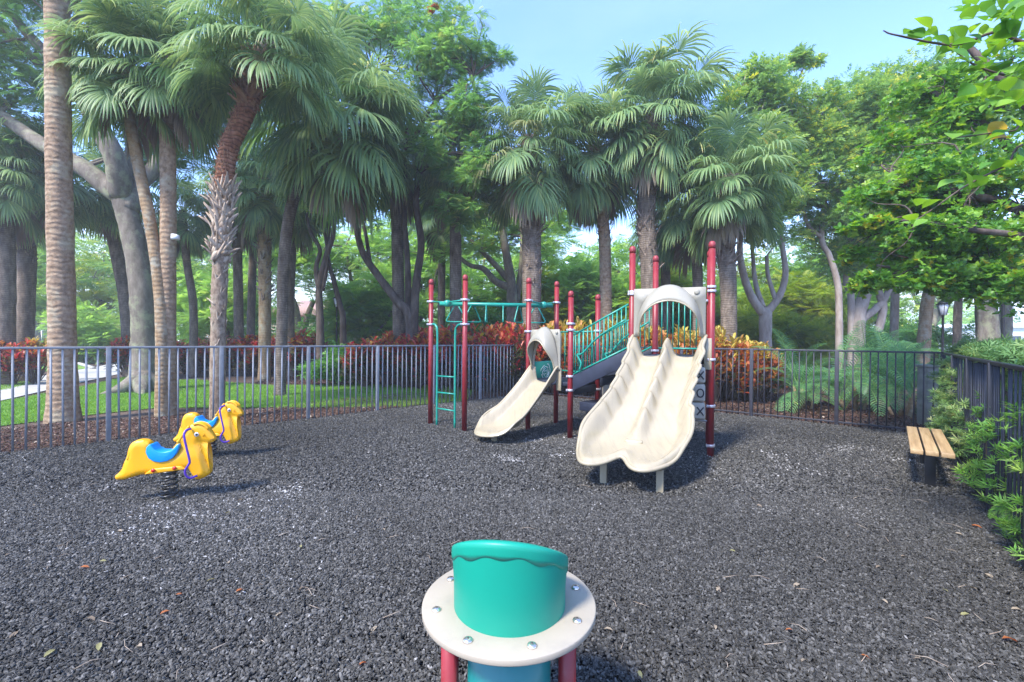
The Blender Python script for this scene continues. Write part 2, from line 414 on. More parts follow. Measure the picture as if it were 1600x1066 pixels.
M['concrete_dark'] = simple('mossy concrete', (0.20, 0.20, 0.17), 0.9, var=0.25, scale=5, bump=0.2, bscale=40, dirt=(0.07, 0.09, 0.05), dirt_amt=0.6)  # darker concrete tone with random greenish dark spots
M['bark_mottled'] = barkmat('mottled grey palm trunk', (0.076, 0.049, 0.032), (0.238, 0.171, 0.118), (0.432, 0.338, 0.244), nscale=16, lichen=(0.367, 0.314, 0.227), bump=1.0, stretch=.6)
# ================================================================== SETTING
def poly_sheet(name, pts, z, mat, kind='structure'):
    vs = [(p[0], p[1], z) for p in pts]
    o = link(name, set_mesh(name, vs, list(range(len(vs))), [0], [len(vs)], False), mat)
    if o.data.polygons[0].normal.z < 0:
        vs = vs[::-1]; o.data = set_mesh(name, vs, list(range(len(vs))), [0], [len(vs)], False); o.data.materials.append(mat)
    o['kind'] = kind
    return o
def soilmat(name, a, b_, c, s1=1.2, s2=30, bump=0.5):
    m, n, l, b = nmat(name)
    tc = n.new('ShaderNodeTexCoord')
    n1 = n.new('ShaderNodeTexNoise'); n1.inputs['Scale'].default_value = s1; n1.inputs['Detail'].default_value = 6
    n2 = n.new('ShaderNodeTexNoise'); n2.inputs['Scale'].default_value = s2; n2.inputs['Detail'].default_value = 5; n2.inputs['Roughness'].default_value = 0.7
    l.new(tc.outputs['Object'], n1.inputs['Vector']); l.new(tc.outputs['Object'], n2.inputs['Vector'])
    mu = n.new('ShaderNodeMath'); mu.operation = 'MULTIPLY_ADD'; mu.inputs[1].default_value = 0.5
    l.new(n1.outputs['Fac'], mu.inputs[0])
    m2 = n.new('ShaderNodeMath'); m2.operation = 'MULTIPLY'; m2.inputs[1].default_value = 0.5
    l.new(n2.outputs['Fac'], m2.inputs[0]); l.new(m2.outputs[0], mu.inputs[2])
    r = ramp(n, [(0.36, a), (0.5, b_), (0.64, c)]); l.new(mu.outputs[0], r.inputs[0])
    l.new(r.outputs[0], b.inputs['Base Color']); b.inputs['Roughness'].default_value = 0.95; b.inputs['Specular IOR Level'].default_value = 0.15
    bp = n.new('ShaderNodeBump'); bp.inputs['Strength'].default_value = bump; bp.inputs['Distance'].default_value = 0.03
    l.new(n2.outputs['Fac'], bp.inputs['Height']); l.new(bp.outputs[0], b.inputs['Normal'])
    return m
M['soil'] = soilmat('bed soil and leaf litter', (0.035, 0.024, 0.018), (0.085, 0.058, 0.043), (0.17, 0.125, 0.095), 0.8, 26)
M['lawn'] = soilmat('lawn', (0.062, 0.150, 0.025), (0.125, 0.250, 0.037), (0.225, 0.338, 0.062), 0.7, 40)
M['farlawn'] = soilmat('far lawn', (0.07, 0.15, 0.03), (0.12, 0.23, 0.04), (0.20, 0.30, 0.06), 0.3, 20)
M['rubberbase'] = soilmat('rubber base', (0.012, 0.012, 0.013), (0.022, 0.022, 0.024), (0.045, 0.045, 0.048), 1.0, 60)

def grid_sheet(name, x0, x1, y0, y1, nx, ny, zf, mat):
    xs = np.linspace(x0, x1, nx); ys = np.linspace(y0, y1, ny)
    XX, YY = np.meshgrid(xs, ys)
    V = np.stack([XX, YY, zf(XX, YY)], -1).reshape(-1, 3)
    i = np.arange(nx-1)[None, :] + np.arange(ny-1)[:, None]*nx
    F = np.stack([i, i+1, i+1+nx, i+nx], -1).reshape(-1, 4)
    o = link(name, set_mesh(name, V, F.ravel(), np.arange(len(F))*4, np.full(len(F), 4), True), mat)
    o['kind'] = 'structure'
    return o
grid_sheet('ground', -600, 600, -440, 740, 41, 41, lambda x, y: 0*x - 0.012, M['soil'])

# fence lines: left line y = LA + LS*x; far corner; back right corner; near end of the right fence
LS = 0.955; LA = 12.583
FC = Vector((0.57, 13.13, 0)); RC = Vector((7.28, 7.56, 0)); rd = Vector((-0.637, -0.771, 0)).normalized()
RN = RC + rd * 7.6
L0 = Vector((-9.6, LA - 9.6*LS, 0))
PG = [Vector((-15, LA-15*LS, 0)), FC, RC, RC + rd*12.5, Vector((-3, -5, 0))]
def in_poly(x, y, poly):
    x = np.asarray(x); y = np.asarray(y); c = np.zeros(x.shape, bool); n = len(poly)
    for i in range(n):
        x1, y1 = poly[i][0], poly[i][1]; x2, y2 = poly[(i+1) % n][0], poly[(i+1) % n][1]
        k = ((y1 > y) != (y2 > y)) & (x < (x2-x1)*(y-y1)/(y2-y1+1e-12) + x1)
        c ^= k
    return c
def hm(x, y):
    return 0.010 + 0.004*np.sin(1.7*x+0.6*y) + 0.003*np.sin(2.9*y-1.1*x+1.0) + 0.002*np.sin(5.3*x+4.1*y)
pgsheet = poly_sheet('playground_floor', PG, -0.004, M['rubberbase'])

def scatter_gn(name, pts, rot, scl, tone, mat, kind='stuff', rough=0.55):
    """a cloud of points; each carries one irregular chip"""
    me = bpy.data.meshes.new(name)
    me.vertices.add(len(pts)); me.vertices.foreach_set('co', np.asarray(pts, np.float32).ravel())
    for nm, arr, ty, key in (('rot', rot, 'FLOAT_VECTOR', 'vector'), ('scl', scl, 'FLOAT_VECTOR', 'vector'), ('tone', tone, 'FLOAT', 'value')):
        at = me.attributes.new(nm, ty, 'POINT'); at.data.foreach_set(key, np.asarray(arr, np.float32).ravel())
    o = link(name, me, None, None, kind)
    ng = bpy.data.node_groups.new(name + ' scatter', 'GeometryNodeTree')
    ng.interface.new_socket('Geometry', in_out='INPUT', socket_type='NodeSocketGeometry')
    ng.interface.new_socket('Geometry', in_out='OUTPUT', socket_type='NodeSocketGeometry')
    N, L = ng.nodes, ng.links
    gi = N.new('NodeGroupInput'); go = N.new('NodeGroupOutput')
    ico = N.new('GeometryNodeMeshIcoSphere'); ico.inputs['Radius'].default_value = 1.0; ico.inputs['Subdivisions'].default_value = 1
    sp = N.new('GeometryNodeSetPosition'); nz = N.new('ShaderNodeTexNoise'); nz.inputs['Scale'].default_value = 1.7
    vm = N.new('ShaderNodeVectorMath'); vm.operation = 'SUBTRACT'; vm.inputs[1].default_value = (0.5, 0.5, 0.5)
    vs = N.new('ShaderNodeVectorMath'); vs.operation = 'SCALE'; vs.inputs['Scale'].default_value = 1.5
    L.new(nz.outputs['Color'], vm.inputs[0]); L.new(vm.outputs[0], vs.inputs[0])
    L.new(ico.outputs['Mesh'], sp.inputs['Geometry']); L.new(vs.outputs[0], sp.inputs['Offset'])
    ss = N.new('GeometryNodeSetShadeSmooth'); ss.inputs['Shade Smooth'].default_value = False
    L.new(sp.outputs[0], ss.inputs['Geometry'])
    sm = N.new('GeometryNodeSetMaterial'); sm.inputs['Material'].default_value = mat
    L.new(ss.outputs[0], sm.inputs['Geometry'])
    iop = N.new('GeometryNodeInstanceOnPoints')
    nr = N.new('GeometryNodeInputNamedAttribute'); nr.data_type = 'FLOAT_VECTOR'; nr.inputs['Name'].default_value = 'rot'
    ns = N.new('GeometryNodeInputNamedAttribute'); ns.data_type = 'FLOAT_VECTOR'; ns.inputs['Name'].default_value = 'scl'
    L.new(gi.outputs[0], iop.inputs['Points']); L.new(sm.outputs[0], iop.inputs['Instance'])
    L.new(nr.outputs[0], iop.inputs['Rotation']); L.new(ns.outputs[0], iop.inputs['Scale'])
    L.new(iop.outputs[0], go.inputs[0])
    md = o.modifiers.new('scatter', 'NODES'); md.node_group = ng
    me.materials.append(mat)
    return o
def chipmat(name, stops, rough, spec):
    m, n, l, b = nmat(name)
    at = n.new('ShaderNodeAttribute'); at.attribute_type = 'INSTANCER'; at.attribute_name = 'tone'
    r = ramp(n, stops); l.new(at.outputs['Fac'], r.inputs[0]); l.new(r.outputs[0], b.inputs['Base Color'])
    b.inputs['Roughness'].default_value = rough; b.inputs['Specular IOR Level'].default_value = spec
    return m
M['chip'] = chipmat('rubber chips', [(0, (0.014, 0.0135, 0.012)), (0.4, (0.046, 0.043, 0.038)), (0.65, (0.090, 0.085, 0.076)), (0.86, (0.165, 0.155, 0.14)), (0.97, (0.34, 0.32, 0.30)), (1, (0.50, 0.48, 0.46))], 0.75, 0.25)
M['barkchip'] = chipmat('bark chips', [(0, (0.03, 0.016, 0.012)), (0.45, (0.10, 0.052, 0.038)), (0.8, (0.21, 0.135, 0.10)), (1, (0.45, 0.36, 0.27))], 0.9, 0.2)

def chips(n, xr, yr, region, size, flat=0.35, tilt=0.5, wid=0.6):
    x = rng.uniform(xr[0], xr[1], n); y = rng.uniform(yr[0], yr[1], n)
    k = region(x, y); x = x[k]; y = y[k]; n = len(x)
    a = size * rng.uniform(0.6, 1.25, n)
    scl = np.stack([a, a*wid*rng.uniform(0.7, 1.3, n), a*flat*rng.uniform(0.6, 1.5, n)], -1)
    rot = np.stack([rng.normal(0, tilt, n), rng.normal(0, tilt, n), rng.uniform(0, 6.283, n)], -1)
    z = hm(x, y) + rng.uniform(-0.002, 0.012, n)
    return np.stack([x, y, z], -1), rot, scl
def near_reg(x, y): return in_poly(x, y, PG) & (np.abs(x) < 1.22*y + 0.5) & (y <= 4.6)
def far_reg(x, y): return in_poly(x, y, PG) & (np.abs(x) < 1.22*y + 0.5) & (y > 4.6)
p1, r1, s1 = chips(430000, (-6.6, 6.6), (1.7, 4.6), near_reg, 0.0135, .30, .6, .45)
p2, r2, s2 = chips(520000, (-9.6, 7.3), (4.6, 13.1), far_reg, 0.0155, .32, .55, .5)
pp = np.concatenate([p1, p2]); rr = np.concatenate([r1, r2]); ss_ = np.concatenate([s1, s2])
tone = np.clip(rng.normal(0.50, 0.19, len(pp)), 0, 0.82)
k_ = rng.random(len(pp)) < 0.006; tone[k_] = rng.uniform(0.84, 0.97, k_.sum())
# dusty patches of pale sand, where the photograph has them
dust = [(160, 765, .30, .55), (235, 828, .22, .3), (240, 795, .25, .25), (790, 717, .22, 1), (812, 722, .22, 1), (872, 712, .18, 1), (835, 690, .2, .8), (980, 757, .12, .5),
        (1210, 716, .25, .6), (1320, 703, .3, 1), (1365, 705, .2, .8), (1430, 727, .25, 1), (1300, 742, .2, .5), (1415, 690, .3, .7), (1180, 800, .2, .35), (1330, 800, .25, .4), (705, 703, .12, .6),
        (455, 770, .25, .4), (1440, 700, .35, .6), (1240, 735, .3, .4)]
for (dx, dy, dr, da) in dust:
    g = G(dx, dy)
    an = rng.uniform(0, 3.14)
    ux = (pp[:, 0]-g.x)*math.cos(an) + (pp[:, 1]-g.y)*math.sin(an); uy = -(pp[:, 0]-g.x)*math.sin(an) + (pp[:, 1]-g.y)*math.cos(an)
    w = np.exp(-((ux/dr)**2 + (uy/(dr*0.5))**2)) * da * (0.6 + 0.8*np.sin(ux*31+uy*19)*np.sin(uy*37-ux*13))
    k = rng.random(len(pp)) < w * 0.6
    tone[k] = rng.uniform(0.86, 0.98, k.sum())
# broad soft variation: more grey dust on the open side
tone += 0.09*np.sin(pp[:, 0]*0.6+0.4+.5*np.sin(pp[:, 1]))*np.cos(pp[:, 1]*0.9+.7*np.sin(pp[:, 0]*.8)) + 0.03*np.sin(pp[:, 0]*2.1+pp[:, 1]*1.7)
scatter_gn('rubber_mulch', pp, rr, ss_, np.clip(tone, 0, 1), M['chip'])

# bed beyond the left fence
def bark_reg(x, y): return (y > LA + LS*x + 0.05) & (y < LA + LS*x + 3.1 + 0.35*np.sin(x*1.3)) & (x < 0.2) & (np.abs(x) < 1.25*y)
pb, rb_, sb = chips(80000, (-12, 0.4), (4.5, 15.5), bark_reg, 0.022, 0.3, 0.4, 0.45)
pb[:, 2] += 0.0
scatter_gn('bark_mulch', pb, rb_, sb, np.clip(rng.normal(0.42, 0.25, len(pb)), 0, 1), M['barkchip'])
def bark2(x, y): return (((y > 9.31 - 0.83*(x-5.17) + 0.1) & (x > 0.8) & (y < 17.5)) | ((y > 15.2) & (x < 1.0) & (x > -9) & (y < 19.5))) & (np.abs(x) < 1.25*y)
pb, rb_, sb = chips(70000, (-9, 12), (6, 19.5), bark2, 0.03, 0.3, 0.4, 0.45)
scatter_gn('bed_mulch', pb, rb_, sb, np.clip(rng.normal(0.30, 0.22, len(pb)), 0, 1), M['barkchip'])

# grass
def GG(lst): return [G(a, b) for a, b in lst]
grass_px = [(-60, 628), (0, 629), (118, 607), (196, 590), (240, 596), (300, 594), (420, 603), (600, 602), (700, 603), (742, 612), (725, 627), (640, 636), (520, 637), (374, 637), (250, 637), (160, 646), (71, 657), (0, 666), (-60, 673)]
lawn_poly = GG(grass_px)
poly_sheet('lawn', lawn_poly, 0.006, M['lawn'])
patch_poly = GG([(52, 581), (70, 570), (118, 568), (143, 576), (128, 579)])
poly_sheet('lawn_patch', patch_poly, 0.010, M['farlawn'])
edge_poly = GG([(-60, 602), (0, 596), (52, 592), (48, 600), (0, 611), (-60, 620)])
poly_sheet('lawn_verge', edge_poly, 0.0075, M['lawn'])
def grass_blades(name, polys, n, h):
    xs = [p.x for q in polys for p in q]; ys = [p.y for q in polys for p in q]
    x = rng.uniform(min(xs), max(xs), n); y = rng.uniform(min(ys), max(ys), n)
    k = np.zeros(n, bool)
    for q in polys: k |= in_poly(x + rng.normal(0, 0.05, n), y + rng.normal(0, 0.08, n), q)
    k &= (y < 26)
    x = x[k]; y = y[k]; n = len(x)
    an = rng.uniform(0, 6.283, n); hh = h*rng.uniform(0.5, 1.4, n); w = 0.006 + 0.004*rng.random(n)
    lx = rng.normal(0, 0.5, n)*hh; ly = rng.normal(0, 0.5, n)*hh
    V = np.stack([np.stack([x-np.cos(an)*w, y-np.sin(an)*w, 0*x], -1), np.stack([x+np.cos(an)*w, y+np.sin(an)*w, 0*x], -1), np.stack([x+lx, y+ly, hh], -1)], 1).reshape(-1, 3)
    me = set_mesh(name, V, np.arange(3*n), np.arange(n)*3, np.full(n, 3), False)
    at = me.attributes.new('rnd', 'FLOAT', 'POINT')
    at.data.foreach_set('value', np.repeat(np.clip(rng.normal(0.45, 0.22, n), 0, 1), 3).astype(np.float32))
    return link(name, me, M['grass'], None, 'stuff')
grass_blades('grass', [lawn_poly, edge_poly], 240000, 0.05)

# path, road with kerb
path_poly = GG([(-80, 640), (0, 627), (118, 600), (185, 585), (203, 573), (196, 563), (150, 574), (118, 579), (52, 590), (0, 602), (-80, 612)])
poly_sheet('path', path_poly, 0.012, M['concrete'])
road_poly = [Vector((-34, 25, 0)), G(60, 568), G(120, 565), G(190, 560), G(215, 566), Vector((-12, 26, 0)), Vector((-2, 36, 0)), Vector((-2, 44, 0)), Vector((-70, 52, 0)), Vector((-80, 34, 0))]
poly_sheet('road', road_poly, 0.004, M['asphalt'])
kb = MB()
for a, b in ((G(52, 572), G(118, 568)), (G(118, 568), G(146, 577))):
    d = (b - a); L_ = d.length; an = math.atan2(d.y, d.x)
    kb.box((a+b)/2 + Vector((0, 0, 0.06)), (L_, 0.18, 0.12), Matrix.Rotation(an, 3, 'Z'))
kb.box((-40, 45.8, 0.07), (90, 0.2, 0.14), Matrix.Rotation(R(-4), 3, 'Z'))
ko = kb.obj('kerb', M['concrete']); ko['kind'] = 'structure'

# ------------------------------------------------------------------ fences
def fence(name, label, pts, mat, h, spacing, per_panel, pr, post_s, rail_bottom, first=0.0):
    root = thing(name, label, 'fence', tuple(pts[0]))
    box1 = None; post_me = None; pick_me = None
    a, b = pts
    d = (b - a); L_ = d.length; u = d / L_; an = math.atan2(u.y, u.x)
    Rm = Matrix.Rotation(an, 3, 'Z')
    MB().box((a+b)/2 + Vector((0, 0, h)), (L_, 0.045, 0.035), Rm).obj('top_rail', mat, root, bevel=0.006)
    if rail_bottom: MB().box((a+b)/2 + Vector((0, 0, 0.075)), (L_, 0.035, 0.03), Rm).obj('bottom_rail', mat, root, bevel=0.005)
    s = first
    k = 0
    while s <= L_ + 0.01:
        p = u * s
        if k % per_panel == 0:
            if post_me is None:
                o = MB().box((0, 0, (h+0.03)/2 - 0.04), (post_s, post_s, h+0.05), Rm).add([], []).obj('post', mat, root, bevel=0.006, world=False); post_me = o
            else:
                o = post_me.copy(); COL.objects.link(o); o.parent = root
            o.location = p
            if not k:
                pass
        else:
            if pick_me is None:
                o = MB().tube([(0, 0, -0.05), (0, 0, h - 0.012)], pr, 8).obj('picket', mat, root, smooth=True, world=False); pick_me = o
            else:
                o = pick_me.copy(); COL.objects.link(o); o.parent = root
            o.location = p
            o.rotation_euler = (random.gauss(0, .004), random.gauss(0, .004), 0)
        s += spacing; k += 1
    return root
uL = (FC - L0).normalized()
# the post seen at x=171 must fall on a post position
pl = Vector((-0.9*12.583/1.8595, 12.583/1.8595, 0)); sp_ = 1.455/12
off = ((pl - L0).length) % (1.455)
fence('metal_fence', 'pale grey metal picket fence along the left side, behind the two yellow horses', [L0 + uL*0, FC], M['fence_l'], 1.43, sp_, 12, 0.0135, 0.062, False, first=off)
fence('metal_fence', 'dark metal picket fence at the back right, in front of croton bushes and feather palms', [RC, FC + (RC-FC).normalized()*0.09], M['fence_d'], 1.42, sp_, 12, 0.011, 0.065, True, first=0.0)
rf = fence('metal_fence', 'dark metal picket fence on the right, overgrown by the hedge behind the bench', [RC + rd*0.09, RN], M['fence_d'], 1.41, sp_, 12, 0.0085, 0.065, True, first=1.365)

# ================================================================== PLAY STRUCTURE
def V3(x, y, z=0): return Vector((x, y, z))
P1, P2, P3, P4 = G(672.5, 663.7), G(725.5, 674.8), G(824.8, 671.6), G(868.5, 662)
P5 = G(890.5, 686); P6 = V3(1.48, 7.74)
P7, P8, P9, P10 = V3(1.745, 6.52), V3(2.31, 7.23), G(1109.8, 714.3), V3(2.99, 6.78)
play = thing('play_structure', 'red, green and cream playground climber with a single slide and a double slide', 'playground climber', tuple(P5))
posts = {}
def clamp_ring(p, z, parent):
    mb = MB().lathe([(0.046, -0.018), (0.058, -0.018), (0.060, 0), (0.058, 0.018), (0.046, 0.018)], p + V3(0, 0, z), 16)
    for a in (0.6, 3.7): mb.box(p + V3(math.cos(a)*0.068, math.sin(a)*0.068, z), (0.03, 0.024, 0.034), Matrix.Rotation(a, 3, 'Z'))
    return mb.obj('clamp', M['clamp'], parent, bevel=0.003)
def post(p, top, clamps, r=0.0445):
    o = MB().tube([(0, 0, -0.05), (0, 0, top - 0.10)], r, 20).obj('post', M['red'], play, smooth=False, world=False)
    o.location = p - play.location
    for f in o.data.polygons: f.use_smooth = len(f.vertices) == 4
    o2 = MB().lathe([(r+0.003, top-0.10), (r+0.003, top-0.045), (r*0.93, top-0.02), (r*0.7, top-0.004), (r*0.3, top+0.002)], (0, 0, 0), 20).obj('cap', M['cap'], o, smooth=True, world=False)
    for z in clamps:
        c = clamp_ring(V3(0, 0, 0), z, None); c.parent = o
    return o
def zat(px, py, p): return H + (ray(px, py).z / ray(px, py).y) * p.y
post(P1, 2.70, [zat(672, 471.5, P1), zat(672, 507, P1)])
post(P2, 2.70, [zat(727, 468.5, P2), zat(727, 506.7, P2)])
post(P3, 2.68, [zat(825, 469.5, P3), zat(825, 518, P3), 0.95, 0.75])
post(P4, 2.70, [zat(870, 473, P4), 1.72])
post(P5, 2.38, [zat(891, 506, P5), zat(891, 515.8, P5), zat(891, 588, P5), zat(891, 609.6, P5)])
post(P6, 2.38, [0.95, 0.75, 1.75])
post(P7, 2.96, [zat(986, 456.7, P7), zat(986, 460, P7)])
post(P8, 2.96, [zat(1023, 548, P8)])
post(P9, 2.96, [zat(1112, 448.5, P9), zat(1112, 455, P9), zat(1112, 562, P9), zat(1112, 634.4, P9), zat(1112, 696, P9)])
post(P10, 2.96, [2.2, 1.5])

DZ1, DZ2 = 0.90, 1.38
def slab(pts, z0, z1, name, mat, bevel=0.008):
    n = len(pts)
    vs = [(p.x, p.y, z0) for p in pts] + [(p.x, p.y, z1) for p in pts]
    a = sum(pts[i].x*pts[(i+1) % n].y - pts[(i+1) % n].x*pts[i].y for i in range(n))
    fs = [list(range(n))[::-1], list(range(n, 2*n))] + [[i, (i+1) % n, (i+1) % n + n, i+n] for i in range(n)]
    if a < 0: fs = [f[::-1] for f in fs]
    return MB().add(vs, fs).obj(name, mat, play, bevel=bevel)
def inset(pts, k):
    c = sum(pts, Vector()) / len(pts)
    return [p + (c - p).normalized() * k for p in pts]
slab(inset([P3, P4, P6, P5], 0.03), DZ1 - 0.06, DZ1, 'deck', M['deck'])
slab(inset([P7, P8, P10, P9], 0.03), DZ2 - 0.06, DZ2, 'deck', M['deck'])
# skirt beams of the decks
def beam(a, b, za, zb, hgt, name='beam', mat=None, th=0.03, trim=0.05):
    u = (b - a); L_ = u.length; u.normalize(); n_ = Vector((-u.y, u.x, 0)) * th/2
    a2, b2 = a + u*trim, b - u*trim
    vs = [a2-n_+V3(0,0,za-hgt), b2-n_+V3(0,0,zb-hgt), b2+n_+V3(0,0,zb-hgt), a2+n_+V3(0,0,za-hgt), a2-n_+V3(0,0,za), b2-n_+V3(0,0,zb), b2+n_+V3(0,0,zb), a2+n_+V3(0,0,za)]
    return MB().add(vs, [[0,3,2,1],[4,5,6,7],[0,1,5,4],[1,2,6,5],[2,3,7,6],[3,0,4,7]]).obj(name, mat or M['deck'], play, bevel=0.006)
beam(P5, P6, DZ1-0.065, DZ1-0.065, 0.12); beam(P4, P6, DZ1-0.065, DZ1-0.065, 0.12)
beam(P8, P10, DZ2-0.065, DZ2-0.065, 0.12); beam(P9, P10, DZ2-0.065, DZ2-0.065, 0.12)
# ramp stair between the two decks: two stringers and steps
beam(P5, P7, 1.02, 1.47, 0.24, 'stringer'); beam(P6, P8, 1.02, 1.47, 0.24, 'stringer')
for i in range(1, 4):
    t = i / 4
    a = lerp(P5, P7, t); b = lerp(P6, P8, t); u = (P7 - P5).normalized()*0.14; w = (b-a).normalized()*0.02
    slab([a-u+w, a+u+w, b+u-w, b-u-w], lerp(DZ1, DZ2, t)-0.03, lerp(DZ1, DZ2, t), 'step', M['deck'])
# lower stepped transfer platform under the ramp
tp = [P5+V3(.10,.0), P6+V3(.05,-.1), lerp(P6,P8,.62), lerp(P5,P7,.55)]
slab(inset(tp, 0.05), 0.46, 0.60, 'step', M['deck']); slab(inset(tp, 0.16), 0.34, 0.455, 'step', M['deck'])
MB().box(lerp(P6, P8, .15)+V3(0.02, 0, .72), (.16, .03, .22), Matrix.Rotation(R(-35), 3, 'Z')).obj('panel', M['blockface'], play, bevel=0.01)

def barrier(a, b, za, zb, h, nb, mid=True, r=0.013, trim=0.06, loop=False):
    u = (b-a).normalized(); a2, b2 = a+u*trim, b-u*trim
    root = MB().tube([a2+V3(0,0,za+h), b2+V3(0,0,zb+h)], r*1.15, 8).obj('railing', M['green'], play, smooth=True)
    MB().tube([a2+V3(0,0,za), b2+V3(0,0,zb)], r*1.15, 8).obj('lower_rail', M['green'], root, smooth=True)
    first = None
    for i in range(nb):
        t = (i + 0.5) / nb
        p = lerp(a2, b2, t); z0 = lerp(za, zb, t)
        o = MB().tube([V3(0,0,0), V3(0,0,h)], r*0.72, 6).obj('baluster', M['green'], root, smooth=True, world=False) if first is None else first.copy()
        if first is None: first = o
        else: COL.objects.link(o); o.parent = root
        o.location = p + V3(0, 0, z0) - parent_loc(root)
    if mid:
        s = Vector((u.y, -u.x, 0)) * 0.05
        pa = lerp(a2, b2, .04)+s; pb_ = lerp(a2, b2, .97)+s
        q1 = pa+V3(0,0,lerp(za,zb,.04)+h*.52); q2 = pb_+V3(0,0,lerp(za,zb,.97)+h*.66)
        MB().tube(smooth_path([pa+V3(0,0,za+h*.12)+u*.10, pa+V3(0,0,za+h*.3)+u*.13, q1+u*.06-V3(0,0,.03), q1+u*.16, lerp(q1,q2,.5), q2], 5), r*1.1, 8).obj('handrail', M['green'], root, smooth=True)
    return root
barrier(P5, P7, 1.045, 1.49, 0.63, 13)
barrier(P6, P8, 1.045, 1.49, 0.63, 12)
barrier(P8, P10, DZ2+0.09, DZ2+0.09, 0.80, 8, mid=False)
barrier(P9, P10, DZ2+0.09, DZ2+0.09, 0.80, 5, mid=False)
barrier(P4, P6, DZ1+0.12, DZ1+0.12, 0.72, 8, mid=False)

# the long overhead tube with hanging loops between the two pairs of posts
A0 = lerp(P1, P2, 0.5); B0 = lerp(P3, P4, 0.52)
zt = 2.22
MB().tube([P1+V3(0,0,zat(672,471.5,P1)), A0+V3(0,0,zt+.03)], .014, 8).obj('end_rod', M['green'], play, smooth=True)
MB().tube([P2+V3(0,0,zat(727,468.5,P2)), A0+V3(0,0,zt+.03)], .014, 8).obj('end_rod', M['green'], play, smooth=True)
MB().tube([P3+V3(0,0,zat(825,470.5,P3)), B0+V3(0,0,zt+.03)], .014, 8).obj('end_rod', M['green'], play, smooth=True)
MB().tube([P4+V3(0,0,zat(870,473,P4)), B0+V3(0,0,zt+.03)], .014, 8).obj('end_rod', M['green'], play, smooth=True)
ut = (B0 - A0).normalized()
bar = MB().tube([A0-ut*.14+V3(0,0,zt), B0+ut*.16+V3(0,0,zt)], 0.036, 14).obj('overhead_beam', M['green'], play, smooth=True)
for q in (A0, B0):
    MB().lathe([(.03,-.05),(.06,-.04),(.062,.05),(.02,.07)], q+V3(0,0,zt), 12).obj('bracket', M['green'], bar, smooth=True)
for (px, yaw, wd) in ((713, 0, .17), (738, 38, .17), (759.5, 88, .15), (786, 91, .15), (811, 60, .15), (839, 4, .16)):
    t = (P(px, 474, A0.y).x - A0.x) / (B0.x - A0.x)
    q = A0 + (B0 - A0)*t + V3(0,0,zt-.02)
    e = Vector((math.cos(R(yaw)), math.sin(R(yaw)), 0))
    pts = [q-e*.03, q-e*wd*.95-V3(0,0,.24), q-e*wd-V3(0,0,.27), q-e*wd*.85-V3(0,0,.295), q+e*wd*.85-V3(0,0,.295), q+e*wd-V3(0,0,.27), q+e*wd*.95-V3(0,0,.24), q+e*.03]
    MB().tube(smooth_path(pts, 3), .0125, 8).obj('hand_loop', M['green'], bar, smooth=True)

# climbing ladder between the two left posts
La, Lb = G(682.5, 666), G(710.5, 671)
rs = []
for base, pst, zc in ((La, P1, zat(672,507,P1)), (Lb, P2, zat(727,506.7,P2))):
    top = V3(base.x, base.y, 0)
    pts = [base+V3(0,0,-.03), base+V3(0,0,1.0), base+V3(0,0,zc-.16), lerp(base, pst, .18)+V3(0,0,zc-.04), lerp(base,pst,.5)+V3(0,0,zc), pst+V3(0,0,zc)]
    rs.append(MB().tube(smooth_path(pts, 6), .020, 10).obj('ladder_rail', M['green'], play, smooth=True))
for (ya, yb) in ((587.5, 589.5), (613, 616), (638, 642.5)):
    za = H + ray(683, ya).z/ray(683, ya).y*La.y; zb = H + ray(711, yb).z/ray(711, yb).y*Lb.y
    MB().tube([La+V3(0,0,za), Lb+V3(0,0,zb)], .014, 8).obj('rung', M['green'], play, smooth=True)

